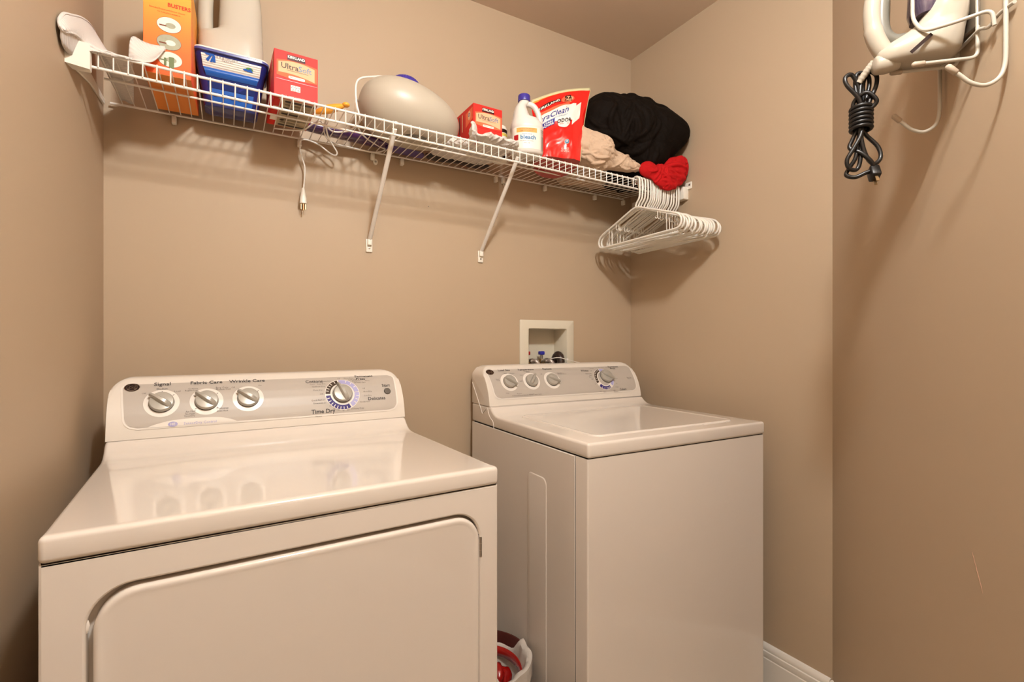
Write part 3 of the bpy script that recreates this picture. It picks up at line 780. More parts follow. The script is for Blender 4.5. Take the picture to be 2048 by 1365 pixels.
c1 = spl([E(p) for p in ((.745, -.155, 1.990), (.700, -.165, 1.985), (.660, -.185, 1.965), (.618, -.205, 1.940), (.602, -.215, 1.912), (.602, -.22, 1.86), (.612, -.215, 1.818), (.61, -.17, 1.812), (.595, -.12, 1.812), (.56, -.10, 1.812), (.535, -.13, 1.812), (.51, -.16, 1.812))], 8)
cr.tube(c1, .0024, 7, flat=1.2)
cr.tube(spl([E(p) for p in ((.628, -.13, 1.905), (.612, -.17, 1.893), (.604, -.20, 1.86), (.612, -.18, 1.815), (.65, -.11, 1.812), (.71, -.055, 1.812), (.735, -.040, 1.812), (.70, -.036, 1.797), (.62, -.045, 1.795), (.56, -.055, 1.796), (.535, -.09, 1.812), (.528, -.16, 1.812), (.530, -.20, 1.830))], 8), .0024, 7)
cr.tube(spl([E(p) for p in ((.400, -.075, 1.797), (.44, -.085, 1.797), (.475, -.10, 1.799), (.500, -.13, 1.812), (.520, -.17, 1.815))], 8), .0024, 7)
cr.tube(spl([E(p) for p in ((.528, -.18, 1.825), (.532, -.14, 1.812), (.548, -.085, 1.799), (.566, -.060, 1.785), (.579, -.055, 1.768), (.575, -.056, 1.757), (.560, -.050, 1.762), (.53, -.045, 1.783), (.505, -.042, 1.792), (.485, -.040, 1.794), (.474, -.036, 1.784), (.478, -.030, 1.750), (.489, -.026, 1.715), (.488, -.024, 1.67), (.485, -.024, 1.640))], 8), .0024, 7)
cro = cr.build('power_cord', egg, 60)
px_, py_, pz_ = .485, -.024, 1.650
pg = MB().mat('bracket_plastic'); pg.tube([E((px_, py_, pz_-d)) for d in (0, .010, .030, .046, .048)], [.004, .0058, .0092, .0105, .0105], 12)
pg.mat('brass')
for dx in (-.006, .006): pg.box(E((px_+dx-.0007, py_-.003, pz_-.066)), E((px_+dx+.0007, py_+.003, pz_-.047)))
pg.tube([E((px_, py_-.005, pz_-.047)), E((px_, py_-.005, pz_-.070))], .0022, 8); pg.build('plug', cro, 50)

# long purple wrapped packet at the back of the shelf
pp = MB().mat('purple_glossy')
L = []
for t in [i/14 for i in range(15)]:
    x = .47+.27*t; w0 = .030*(1-abs(2*t-1)**6*.5); h = .012*(1-abs(2*t-1)**6*.6)
    c = V((x, -.072-.006*math.sin(t*3)+.02*t, ZT+.0135))
    L.append([c+V((0, math.cos(a)*w0, math.sin(a)*h*(1+.15*math.sin(3*a+5*t)))) for a in [2*PI*k/20 for k in range(20)]])
pp.loops(L, True, True)
tag(pp.build('purple_packet', None, 60), 'long dark purple glossy packet lying on the shelf under the white cord loop', 'packet')
pq = MB().mat('purple_soft')
L = []
for t in [i/10 for i in range(11)]:
    x = .735+.13*t; c = V((x, -.050+.015*t, ZT+.0085)); w0 = .028*(1-abs(2*t-1)**6*.4)
    L.append([c+V((0, math.cos(a)*w0, math.sin(a)*.0065)) for a in [2*PI*k/16 for k in range(16)]])
pq.loops(L, True, True)
tag(pq.build('lilac_packet', None, 60), 'flat dull purple packet on the shelf under the egg-shaped appliance', 'packet')
pq = MB().mat('black_wrap'); L = []
for t in [i/20 for i in range(21)]:
    x = .872+.24*t; c = V((x, -.050+.004*math.sin(9*t), ZT+.008)); w0 = .030*(1-abs(2*t-1)**6*.5)+.003*math.sin(11*t)
    L.append([c+V((0, math.cos(a)*w0, math.sin(a)*.006*(1+.2*math.sin(2*a+9*t)))) for a in [2*PI*k/16 for k in range(16)]])
pq.loops(L, True, True)
tag(pq.build('black_packet', None, 60), 'flat shiny black wrapped packet at the back of the shelf behind the white cloth', 'packet')

# generic crumpled cloth heap
def heap(name, m, c, blobs, seed, amp=.012, freq=14, floor=None, sub=5, xmax=1.848, fine=.4, ymax=-.006, parent=None, smooth=1, along=(0, 0, 1), stretch=.35, mask=None, zfn=None, folds=0, fr=(.006, .012), fl=(.08, .16), vox=.0035, frange=None, spread=.5, push=.35, soft=2):
    c = V(c); b = bmesh.new(); bmesh.ops.create_icosphere(b, subdivisions=sub, radius=1)
    off = V((seed*7.3, seed*3.1, seed*5.7)); al = V(along).normalized()
    for v in b.verts:
        d = v.co.normalized(); best = 0
        for (p, r, *sc) in blobs:
            s = V(sc[0]) if sc else V((1, 1, 1))
            q = V(p)-c; q = V((q.x/s.x, q.y/s.y, q.z/s.z)); e = V((d.x/s.x, d.y/s.y, d.z/s.z))
            A = e.dot(e); B = -2*e.dot(q); C = q.dot(q)-r*r; D = B*B-4*A*C
            if D > 0:
                t = (-B+math.sqrt(D))/(2*A)
                if t > best: best = t
        v.co = c+d*max(best, .004)
    for _ in range(4*smooth): bmesh.ops.smooth_vert(b, verts=b.verts, factor=.5, use_axis_x=True, use_axis_y=True, use_axis_z=True)
    b.normal_update()
    def ridge(n, w): return math.exp(-(n/w)**2)
    new = []
    for v in b.verts:
        p = v.co+off
        wv = noise.noise_vector(p*freq*.32)
        a1 = (al+wv*.9).normalized()
        p1 = p-a1*(p.dot(al))*0
        q = p-al*p.dot(al)*(1-stretch)                  # long folds run along this direction
        q = q*freq+wv*1.5
        n1 = noise.noise(q); n2 = noise.noise(q*2.1+V((5, 1, 2))); n3 = noise.noise((p*freq+wv*2)*3.9+V((9, 4, 7)))
        k = mask(v.co) if mask else 1.0
        h = 1.9*min(1, abs(n1)*1.9)**.55-1.15-.35*ridge(n1-.30, .07)
        h += fine*(1.2*min(1, abs(n2)*1.9)**.6-.7)+fine*.40*(ridge(n3, .12)-.3)
        new.append(v.co+v.normal*amp*h*k)
    for v, p in zip(b.verts, new):
        p.x = min(p.x, xmax+.0015*noise.noise(p*40)); p.y = min(p.y, ymax+.002*noise.noise(p*30))
        fl_ = zfn(p) if zfn else floor
        if fl_ is not None and p.z < fl_: p.z = fl_+.0015*noise.noise(p*60)+(.0035*abs(noise.noise(V((p.x*55, p.y*30, seed)))) if floor is None or sub > 4 else 0)
        v.co = p
    for _ in range(1): bmesh.ops.smooth_vert(b, verts=b.verts, factor=.25, use_axis_x=True, use_axis_y=True, use_axis_z=True)
    if not folds:
        return MB().mat(m).bm(b).build(name, parent, 180)
    # long soft folds laid over the surface, merged into one skin
    b.normal_update(); tree = BVHTree.FromBMesh(b); b.verts.ensure_lookup_table(); rg = random.Random(seed); nv = len(b.verts)
    mb = MB().mat(m); T = []
    n_ = 0; tries = 0
    while n_ < folds and tries < folds*8:
        tries += 1
        v = b.verts[rg.randrange(nv)]
        if frange and not frange(v.co): continue
        if v.normal.y > .5: continue
        r = rg.uniform(*fr); L = rg.uniform(*fl); st = .008; d = (al+V((rg.uniform(-1, 1), rg.uniform(-1, 1), rg.uniform(-1, 1)))*spread).normalized()
        p = v.co.copy(); pts = []
        for k in range(int(L/st)):
            loc, nr, _i, _d = tree.find_nearest(p)
            if loc is None: break
            q = loc-nr*r*push
            if q.x > xmax-r: q.x = xmax-r
            if q.y > ymax-r: q.y = ymax-r
            pts.append(q)
            d = (d+noise.noise_vector(loc*9+off)*.45)
            d = (d-nr*d.dot(nr)).normalized(); p = loc+d*st
        if len(pts) < 5: continue
        n_ += 1; N = len(pts)
        T.append((pts, [max(.0012, r*math.sin(PI*(.06+.88*i/(N-1)))**.6) for i in range(N)]))
    mb.bm(b)
    for pts, rr in T: mb.tube(pts, rr, 8)
    o = mb.build(name, parent, 180)
    md = o.modifiers.new('skin', 'REMESH'); md.mode = 'VOXEL'; md.voxel_size = vox; md.use_smooth_shade = True
    md = o.modifiers.new('soft', 'SMOOTH'); md.factor = .5; md.iterations = soft
    return o

# white mesh cloth in front of and under the second red carton
o = heap('mesh_laundry_bag', 'white_cloth', (1.00, -.17, 1.830), [((.93, -.12, 1.822), .070, (1.2, 1.35, .30)), ((1.02, -.13, 1.820), .080, (1.2, 1.3, .24)), ((.948, -.262, 1.850), .030, (.75, .45, 1.5)), ((1.03, -.275, 1.826), .040, (1.8, .5, .50)), ((1.08, -.20, 1.822), .045, (1.0, 1.3, .40)), ((1.12, -.280, 1.830), .022, (1.6, .6, .7))], 2, .0060, 42, floor=ZT+.001, sub=5, fine=.8, along=(.5, -1, 0), stretch=.25, folds=150, fr=(.0028, .005), fl=(.05, .13), vox=.0018, push=0, soft=1)
tag(o, 'crumpled white mesh laundry bag lying on the shelf left of the bleach bottle', 'laundry bag')

# small can behind the bleach
cn = thing('spray_can', 'small pale can half hidden behind the bleach bottle', 'can', (1.112, -.135, ZT))
MB().mat('label_paper').lathe([(.001, 0), (.024, 0), (.026, .003), (.026, .112), (.022, .122), (.012, .128), (.001, .128)], 28).build('can_body', cn, 40)
for z0, z1, m in ((.006, .016, 'label_black'), (.096, .108, 'label_black'), (.084, .094, 'can_yellow')): MB().mat(m).lathe([(.0262, z0), (.0264, z0), (.0264, z1), (.0262, z1)], 28).build('can_band', cn, 30)

# bleach bottle
bl = thing('bleach_bottle', 'white bleach bottle with dark purple cap and a carrying handle', 'bleach bottle', (1.170, -.222, ZT), -.36)
bb = MB().mat('bleach_plastic'); L = []
for z, rx, ry, cx in ((0, .046, .040, 0), (.003, .052, .045, 0), (.010, .055, .048, 0), (.085, .055, .048, 0), (.089, .0565, .0495, 0), (.095, .0565, .0495, 0), (.108, .054, .047, -.001), (.122, .046, .044, -.005)): L.append(sec(cx, 0, rx, ry, z, 2.4))
for z, x0, x1, ry in ((.128, -.050, .018, .040), (.136, -.048, .009, .036), (.155, -.044, .001, .030), (.170, -.038, -.003, .024), (.181, -.030, .006, .019), (.186, -.026, .008, .017), (.192, -.026, .008, .017)):
    L.append(sec((x0+x1)/2, 0, (x1-x0)/2, ry, z, 2.2))
bb.loops(L, True, True)
bb.tube(spl([(-.008, 0, .180), (.010, 0, .181), (.025, 0, .174), (.037, 0, .157), (.044, 0, .135), (.045, 0, .115), (.036, 0, .098)], 6), .0095, 14)
bb.build('bottle', bl, 50)
Mb = Matrix.Translation((-.009, 0, .188))
cpb = MB().mat('cap_purple')
Lc = [[Mb @ V((r*(1+(.02 if k % 2 else 0))*math.cos(2*PI*k/48), r*(1+(.02 if k % 2 else 0))*math.sin(2*PI*k/48), z)) for k in range(48)] for r, z in ((.0205, 0), (.0208, .004), (.0205, .019), (.0190, .0215))]
cpb.loops(Lc, True, True).build('cap', bl, 40)
pr = MB()
def cyl(a, b, l=0):
    t = a/.052; return V((math.sin(t)*(.0556+l), -math.cos(t)*(.0486+l), b)) if True else None
def cylx(a, b, l=0):
    a += .010; t = -PI/2+a/.052; c, s = math.cos(t), math.sin(t); r = (abs(c)**2.4+abs(s)**2.4)**(-1/2.4)
    return V((c*r*(.0554+l), s*r*(.0484+l), b))
F = Face(pr, cylx)
F.rect(-.070, .012, .028, .084, 'label_paper', .0004, 24)
F.rect(-.050, .066, .014, .081, 'label_orange', .0008, 14)
F.rect(.031, .010, .066, .082, 'label_grey', .0005, 10)
F.txt('CAUTION: EYE IRRITANT', -.018, .0765, .0042, 'print_dark', .0012, res=1); F.txt('KEEP OUT OF REACH', -.018, .0710, .0040, 'print_dark', .0012, res=1)
F.txt('disinfecting', -.018, .0600, .0066, 'steel_blue', .0012, res=1); F.txt('bleach', -.0135, .0490, .0190, 'steel_blue', .0012, bold=.03)
F.rect(-.060, .040, -.044, .058, 'valve_red', .0009, 4)
F.txt('kills germs, deodorizes', -.018, .0375, .0045, 'print_soft', .0012, res=1); F.txt('64 FL OZ', -.018, .0300, .0045, 'print_soft', .0012, res=1)
for k in range(12): F.rect(.033, .015+.0038*k, .058-(.005 if k % 4 == 0 else 0), .0162+.0038*k, 'print_soft', .0010, 5)
for k, t in enumerate(('DANGER: KEEP', 'AWAY FROM', 'CHILDREN')): F.txt(t, .046, .078-.006*k, .0052, 'print_dark', .0012, res=1)
pr.build('printed_label', bl, 0)

# red plastic pouch
def pouch(front_only=None):
    r = thing('red_pouch', 'large red plastic pouch with a white and blue printed front next to the bleach', 'pouch')
    BL_, BR_, TR_, TL_ = V((1.208, -.225, 1.812)), V((1.360, -.272, 1.812)), V((1.441, -.228, 2.104)), V((1.222, -.170, 2.030))
    nrm = (BR_-BL_).cross(TL_-BL_).normalized()
    if nrm.y > 0: nrm = -nrm
    def edge(u, v):
        p = BL_.lerp(BR_, u).lerp(TL_.lerp(TR_, u), v)
        p += V((0, 0, .012*math.sin(PI*u)*v))                                # top bows up
        p += V((.014*math.sin(PI*v)*(u-.5)*-1, 0, 0))
        return p
    def front(u, v, l=0):
        bulge = (math.sin(PI*min(1, max(0, u)))**.6)*(math.sin(PI*(.10+.90*v))**.75 if v < 1 else 0)
        p = edge(u, v); w_ = .0065*noise.noise(V((u*4+v*2, v*6, 1.3)))+.0035*(.5-2*abs(noise.noise(V((u*6-v*4, v*5+u*3, 3)))))
        w_ *= min(1, 4*u*(1-u)*2)*min(1, (1-v)*6)
        return p+nrm*(.032*bulge+w_+l)
    def back(u, v):
        bulge = (math.sin(PI*u)**.6)*(math.sin(PI*(.10+.90*v))**.75 if v < 1 else 0)
        return edge(u, v)-nrm*(.040*bulge+.10*max(0, 1-v*3.2)**1.5*math.sin(PI*(.08+.84*u))**.4)
    b = MB().mat('red_film'); b.grid(front, 40, 48); b.grid(back, 40, 48)
    b.mat('red_film_dark').grid(lambda u, v: front(u, 0).lerp(back(u, 0), v), 40, 6)
    b.build('pouch_body', r, 180, fixn=True)
    s = MB().mat('clear_edge')
    s.grid(lambda u, v: edge(u, 1)+(TL_-BL_).normalized()*(-.004+.012*v)+nrm*.001, 30, 1)
    s.mat('yellow_card').grid(lambda u, v: edge(u*.75, 1)+(TL_-BL_).normalized()*(-.004-.007*v*(1-u))+nrm*.0028, 30, 1)
    s.mat('red_film').grid(lambda u, v: edge(0, u)+V((-.005*v, 0, 0)), 30, 1); s.mat('clear_edge').grid(lambda u, v: edge(1, u)+V((.004*v, .002*v, 0)), 30, 1)
    s.build('seal_strip', r, 60, solid=.0006)
    p = MB(); F = Face(p, lambda a, b, l=0: front(a, b, l))
    # coordinates are fractions of the pouch width and height
    def T_(t, a, b, size, m, lift=.0012, sx=1.4, rot=0, **k):
        vs, fs = text(t, 1, **k); p.mat(m)
        p.add([front(a+(x*size*sx), b+y*size+rot*(x*size*sx), lift) for x, y in vs], fs)
    p.mat('kirk_orange').grid(lambda u, v: front(.03+.60*u, .60+.12*v+.04*u, .0008), 20, 6)
    p.mat('pack_white').grid(lambda u, v: front(.06+.70*u, .50-.05*u+(.16+.10*u)*v+.04*u, .0012), 24, 8)
    p.mat('pack_white').grid(lambda u, v: front(.70+.16*u, .42+.12*u+(.24)*v, .0012), 8, 8)
    p.mat('label_black').grid(lambda u, v: front(.05+.42*u, .755+.065*v+.05*u+.015*math.sin(PI*u), .0014), 16, 3)
    T_('KIRKLAND', .26, .812, .060, 'print_white', .0022, 1.35, .12, bold=.03)
    p.mat('kirk_orange'); F.disc(.60, .832, .115, .068, 'kirk_orange', .0010, 24); F.disc(.60, .832, .09, .055, 'kirk_cream', .0012, 24)
    T_('52', .60, .855, .095, 'label_black', .0030, 1.3, .1, bold=.03); T_('PACS', .60, .795, .045, 'label_black', .0030, 1.3, .1, bold=.02)
    T_('UltraClean', .26, .605, .125, 'navy_print', .0020, 1.25, .12, bold=.01, shear=.25)
    T_('CONCENTRATED DETERGENT', .34, .545, .028, 'steel_blue', .0020, 1.3, .12, res=1)
    p.mat('navy_print').grid(lambda u, v: front(.10+.24*u, .43+.085*v+.03*u, .0022), 8, 3)
    T_('STAIN', .22, .50, .042, 'print_white', .0028, 1.4, .12, bold=.02); T_('POWER', .22, .462, .042, 'print_white', .0028, 1.4, .12, bold=.02)
    F.disc(.53, .465, .125, .085, 'pack_white', .0022, 28); F.ring(.53, .548, .0, .0, 'leaf_green') if False else None
    T_('ODOR', .53, .480, .070, 'label_black', .0046, 1.35, .0, bold=.02); T_('FIGHTING', .53, .435, .030, 'red_print', .0046, 1.3, 0, res=1)
    F.disc(.62, .19, .055, .028, 'label_grey', .0018, 20); F.disc(.62, .19, .045, .022, 'steel_blue', .0022, 20); T_('HE', .62, .19, .030, 'print_white', .0030, 1.3, res=1, bold=.02)
    T_('52 PACS', .60, .105, .036, 'print_white', .0018, 1.3, 0, res=1); T_('NET WT 5 LB', .60, .075, .024, 'print_white', .0018, 1.3, 0, res=1)
    p.build('printed_front', r, 0)
    return r
pouch()

# heap of clothes at the right end
def shelf_floor(p):
    return ZT-.001 if p.y > RY-.004 and p.z > 1.70 else None
clothes = [
    ('black_garment', 'black_cloth', (1.63, -.19, 1.95), [((1.535, -.20, 2.025), .100, (1, .95, 1)), ((1.64, -.21, 2.00), .135, (1.05, .95, .95)), ((1.745, -.24, 1.985), .118, (.95, 1.05, .98)), ((1.475, -.20, 1.965), .055), ((1.66, -.13, 1.87), .09), ((1.77, -.15, 1.86), .075), ((1.70, -.25, 1.90), .10, (1, .8, .8)), ((1.800, -.315, 1.985), .058, (.9, 1.05, 1.1))], 5, .007, 9,
     'large rumpled black garment heaped on the right end of the shelf', dict(along=(.35, .1, -1), stretch=.35, fine=.3, folds=115, fr=(.006, .015), fl=(.08, .24), vox=.0034, spread=.6, push=.12, frange=lambda p: p.x < 1.71 or (p.z < 1.90 and p.x < 1.80), mask=lambda p: 1-.78*max(0, min(1, (p.x-1.70)/.07))*max(0, min(1, (p.z-1.90)/.06))), 1.86),
    ('tan_garment', 'tan_cloth', (1.47, -.18, 1.85), [((1.405, -.22, 1.880), .058, (.9, 1.1, 1)), ((1.46, -.255, 1.868), .060), ((1.53, -.265, 1.842), .050, (1.2, .9, .75)), ((1.392, -.235, 1.930), .034), ((1.43, -.26, 1.905), .035), ((1.595, -.300, 1.822), .036, (1.8, .7, .75)), ((1.47, -.11, 1.83), .085, (1.25, 1.1, .42)), ((1.58, -.09, 1.83), .07, (1.3, 1.0, .4))], 11, .006, 18,
     'crumpled tan cloth on the shelf between the red pouch and black garment', dict(along=(1, .1, -.5), stretch=.4, fine=.5, folds=190, fr=(.0035, .0075), fl=(.04, .12), vox=.0020, spread=.9, push=-.1, soft=1, frange=lambda p: p.y < -.05), None),
    ('red_garment', 'red_cloth', (1.70, -.29, 1.81), [((1.640, -.318, 1.815), .040, (1.25, .7, .85)), ((1.72, -.320, 1.806), .044, (1.2, .7, .85)), ((1.790, -.320, 1.810), .034, (1, .7, .9)), ((1.805, -.325, 1.860), .036, (.9, .8, 1.7)), ((1.71, -.330, 1.775), .032, (2.1, .55, .75)), ((1.755, -.16, 1.822), .06, (1.3, 1.8, .25)), ((1.78, -.085, 1.820), .055, (1.2, 1.1, .28))], 21, .004, 12,
     'bright red garment drooping over the shelf front above the hangers', dict(along=(1, 0, .30), stretch=.35, fine=.2, folds=60, fr=(.005, .011), fl=(.08, .20), vox=.0022, spread=.55, push=-.15, soft=1, frange=lambda p: p.y < -.24), None),
]
for n_, m, c, bl_, sd, am, frq, lab, kw, fz in clothes:
    o = heap(n_, m, c, bl_, sd, am, frq, zfn=shelf_floor, sub=5, **kw)
    tag(o, lab, 'garment')

# white mesh band looping over the left end of the shelf
def ribbon(rows, n=10):
    cols_ = [spl(r, n) for r in rows]
    return cols_
mbd = MB().mat('mesh_cloth')
def sheet(a, b, nu, nv, sag=(0, 0, 0)):
    sg = V(sag)
    def at_(P_, u):
        t = u*(len(P_)-1); i = min(len(P_)-2, int(t)); return P_[i].lerp(P_[i+1], t-i)
    mbd.grid(lambda u, v: at_(a, u).lerp(at_(b, u), v)+sg*math.sin(PI*v), nu, nv)
up = spl([(.008, -.427, 1.774), (.006, -.426, 1.786), (.006, -.415, 1.800), (.006, -.390, 1.820), (.006, -.345, 1.843), (.006, -.271, 1.880), (.006, -.200, 1.908), (.007, -.150, 1.918), (.010, -.125, 1.905), (.020, -.135, 1.872), (.035, -.165, 1.840), (.060, -.200, 1.818)], 6)
lo = spl([(.008, -.427, 1.774), (.012, -.420, 1.771), (.018, -.395, 1.784), (.018, -.360, 1.797), (.018, -.330, 1.806), (.027, -.315, 1.8045), (.046, -.308, 1.800), (.058, -.307, 1.7985), (.069, -.306, 1.799), (.085, -.305, 1.800), (.095, -.304, 1.800)], 6)
sheet(up, lo, 60, 8, (.006, 0, -.004))
mbd.tube(up[:50], .0022, 6); mbd.tube(lo, .0022, 6)
# outer skin of the cup, falling from the lower edge to the bracket plate
sheet(lo[:42], spl([(.005, -.415, 1.762), (.006, -.405, 1.752), (.006, -.38, 1.752), (.008, -.35, 1.76), (.010, -.325, 1.775), (.03, -.3195, 1.79), (.046, -.309, 1.797)], 7)[:42], 40, 4)
ft = spl([(.090, -.270, 1.812), (.092, -.270, 1.855), (.098, -.265, 1.870), (.113, -.255, 1.869), (.131, -.250, 1.869), (.155, -.250, 1.872)], 6)
fb = spl([(.096, -.303, 1.800), (.110, -.302, 1.800), (.123, -.297, 1.803), (.136, -.292, 1.811), (.147, -.282, 1.831), (.157, -.265, 1.862)], 6)
sheet(ft, fb, 30, 8, (0, .008, -.003))
sheet([V((.046, -.306, 1.801)), V((.070, -.304, 1.801)), V((.094, -.300, 1.801))], [V((.050, -.180, 1.815)), V((.075, -.19, 1.815)), V((.092, -.25, 1.815))], 8, 6)
mbd.grid(lambda u, v: V((.035+.065*u*(1-.55*v), -.290+.262*v, 1.8095+.0025*math.sin(6*u)+.0015*math.sin(9*v)))+V((.004*v, 0, 0)), 12, 14)
o = mbd.build('mesh_strap', None, 60, solid=.0022)
tag(o, 'white mesh cloth strap curling up at the left end of the shelf', 'cloth strap')

# ------------------------------------------------------------------ washer outlet box
ob = thing('washer_outlet_box', 'cream recessed washing machine outlet box set in the wall above the washer', 'outlet box')
fr_ = MB().mat('box_cream')
def fl(x0, z0, x1, z1, y, r): return [V((x, y, z)) for x, z in rrect(x0, z0, x1, z1, r, 4)]
fr_.loops([fl(1.273, 1.005, 1.533, 1.263, -.0002, .004), fl(1.273, 1.005, 1.533, 1.263, -.004, .004), fl(1.276, 1.008, 1.530, 1.260, -.0065, .005), fl(1.311, 1.040, 1.498, 1.2295, -.0065, .005), fl(1.313, 1.042, 1.496, 1.2275, -.004, .005), fl(1.313, 1.042, 1.496, 1.2275, .085, .005)], False, True)
fr_.build('box_frame', ob, 40)
def valve(x, m):
    z0 = 1.058
    v = MB().mat('brass').tube([(x, .045, 1.043), (x, .045, 1.105)], .011, 14).tube([(x, .045, 1.095), (x, .012, 1.088)], .010, 12)
    v.mat('steel').tube([(x, .045, 1.100), (x, .045, 1.125)], .0055, 10)
    o = v.build('valve', ob, 50)
    MB().mat(m).box((x-.011, .036, 1.122), (x+.011, .056, 1.137), .003, 2).build('valve_handle', o, 50)
    h = MB().mat('hose_braid').tube(spl([(x+.004, .022, 1.094), (x+.010, -.002, 1.100), (x+.020, -.012, 1.080), (x+.024, -.010, 1.045), (x+.026, -.008, 1.0)], 6), .0085, 12)
    h.mat('steel').tube([(x, .035, 1.092), (x+.006, .010, 1.098)], .0130, 8)
    h.build('water_hose', ob, 50)
valve(1.336, 'valve_red'); valve(1.406, 'valve_blue')
dh = MB().mat('hose_black'); dp = spl([(1.462, .040, 1.046), (1.462, .030, 1.100), (1.462, .008, 1.121), (1.460, -.014, 1.105), (1.458, -.017, 1.05), (1.458, -.017, .98)], 12)
dh.tube(dp, [.0155+(.0012 if i % 2 else 0) for i in range(len(dp))], 16); dh.build('drain_hose', ob, 60)
tie = MB().mat('cord_white').tube(spl([(1.415, -.008, 1.108), (1.44, -.030, 1.112), (1.475, -.034, 1.104), (1.53, -.03, 1.092), (1.57, -.03, 1.085)], 6), .0016, 6).box((1.472, -.040, 1.100), (1.480, -.032, 1.108), .001, 1)
tie.build('cable_tie', ob, 60)

# ------------------------------------------------------------------ iron holder on the angled wall
def D(s, off, z): return P0+DXY*s+DN*off+V((0, 0, z))
ih = thing('iron_holder', 'white wire iron and ironing board holder screwed to the angled wall', 'iron holder', D(.66, 0, 1.7))
ih_o = D(.66, 0, 1.7)
def Dl(s, off, z): return D(s, off, z)-ih_o
def wire(name, pts, r=.0030, bn=.012, capend=None, parent=ih):
    P = bend([Dl(*p) for p in pts], bn, 6)
    o = MB().mat('holder_wire').tube(P, r, 10).build(name, parent, 60)
    if capend:
        a, b = P[-1], P[-2]; d = (a-b).normalized()
        MB().mat('tip_cap').tube([a-d*.013, a-d*.012, a+d*.003, a+d*.0055, a+d*.0065], [.0032, .0045, .0045, .003, .0008], 12).build('tip_cap', o, 60)
    return o
for s in (.757, .580):
    P = [Dl(s, .008, 2.02), Dl(s, .008, 1.9), Dl(s, .008, 1.75)]+spl([Dl(s, .008, 1.640), Dl(s, .009, 1.605), Dl(s, .016, 1.584), Dl(s, .033, 1.574), Dl(s, .052, 1.580), Dl(s, .067, 1.594), Dl(s, .080, 1.607)], 6)
    o = MB().mat('holder_wire').tube(P, .0032, 10).build('board_hook', ih, 60)
    a, b = P[-1], P[-2]; d = (a-b).normalized()
    MB().mat('tip_cap').tube([a-d*.013, a-d*.012, a+d*.003, a+d*.0055, a+d*.0065], [.0034, .0047, .0047, .003, .0008], 12).build('tip_cap', o, 60)
wire('iron_prong', [(.690, .008, 1.96), (.690, .008, 1.650), (.690, .095, 1.651)], .0030, .012, True)
wire('iron_prong', [(.635, .008, 1.96), (.635, .008, 1.665), (.635, .105, 1.667)], .0030, .012, True)
wire('cross_wire', [(.772, .006, 1.688), (.735, .006, 1.692), (.722, .010, 1.680), (.700, .010, 1.692), (.600, .007, 1.690), (.575, .008, 1.690)], .0028, .008)
wire('cross_wire', [(.772, .006, 1.955), (.60, .006, 1.955), (.575, .008, 1.955)], .0028, .008)
wire('guard_loop', [(.735, .010, 1.676), (.735, .013, 1.702), (.715, .052, 1.700), (.690, .085, 1.705), (.672, .092, 1.738), (.672, .092, 1.90), (.66, .012, 1.95)], .0030, .014)
wire('guard_loop', [(.600, .012, 1.95), (.590, .092, 1.90), (.590, .098, 1.695), (.600, .085, 1.690), (.600, .012, 1.690)], .0030, .014)

# clothes iron standing heel down in the holder, handle away from the wall
ir = thing('clothes_iron', 'white clothes iron with grey grip hanging heel down in the wire holder', 'iron', D(.650, .05, 1.68))
io = D(.650, .05, 1.68)
def I(s, off, z): return D(.650+s, off, z+.013)-io
def isec(z, o0, o1, hw, p=3, n=28):
    out = []
    for k in range(n):
        t = 2*PI*k/n; c, s = math.cos(t), math.sin(t); r = (abs(c)**p+abs(s)**p)**(-1/p)
        taper = 1-(.25 if z > 1.72 else .50)*(c*r*.5+.5)
        out.append(I(s*r*hw*taper, (o0+o1)/2+c*r*(o1-o0)/2, z))
    return out
L = [isec(1.658, .030, .118, .034), isec(1.661, .022, .132, .042), isec(1.668, .018, .139, .047), isec(1.682, .016, .139, .050), isec(1.694, .015, .124, .051), isec(1.706, .014, .102, .051), isec(1.718, .012, .084, .051), isec(1.73, .012, .074, .051), isec(1.76, .012, .060, .048), isec(1.80, .012, .053, .042), isec(1.85, .012, .047, .030), isec(1.89, .012, .040, .016), isec(1.905, .013, .030, .005)]
MB().mat('iron_plastic').loops(L, True, True).build('iron_body', ir, 50)
hp = spl([I(0, .118, 1.676), I(0, .130, 1.692), I(0, .141, 1.720), I(0, .145, 1.76), I(0, .139, 1.80), I(0, .124, 1.84), I(0, .095, 1.862), I(0, .05, 1.858)], 6)
MB().mat('iron_plastic').tube(hp, [.0150]*14+[.0135]*14+[.013]*(len(hp)-28), 16).build('handle', ir, 60)
gp = spl([I(0, .086, 1.703), I(0, .112, 1.704), I(0, .127, 1.722), I(0, .130, 1.76), I(0, .125, 1.80), I(0, .112, 1.83)], 6)
MB().mat('iron_grey').tube(gp, .0115, 14).build('grip', ir, 60)
MB().mat('iron_plastic').tube([I(0, .105, 1.666), I(0, .125, 1.664), I(0, .139, 1.663), I(0, .142, 1.663)], [.014, .017, .0155, .012], 18).build('heel', ir, 60)
L = [isec(1.735, .060, .082, .030), isec(1.75, .055, .086, .034), isec(1.80, .050, .085, .030), isec(1.84, .045, .07, .02)]
MB().mat('iron_window').loops(L, True, True).build('water_tank', ir, 50)
MB().mat('steel').loops([isec(1.690, .006, .013, .052, 4), isec(1.76, .006, .013, .050, 4), isec(1.85, .006, .013, .031, 4), isec(1.915, .006, .013, .004, 4)], True, True).build('soleplate', ir, 50)
pr = MB().mat('print_soft'); sidef = boxface(I(.0515, .075, 1.690), DN*-1, V((0, 0, 1)))
F = Face(pr, sidef)
F.ring(.038, .082, .0085, .0092, 'print_soft', .001); F.ring(.036, .058, .0085, .0092, 'print_soft', .001)
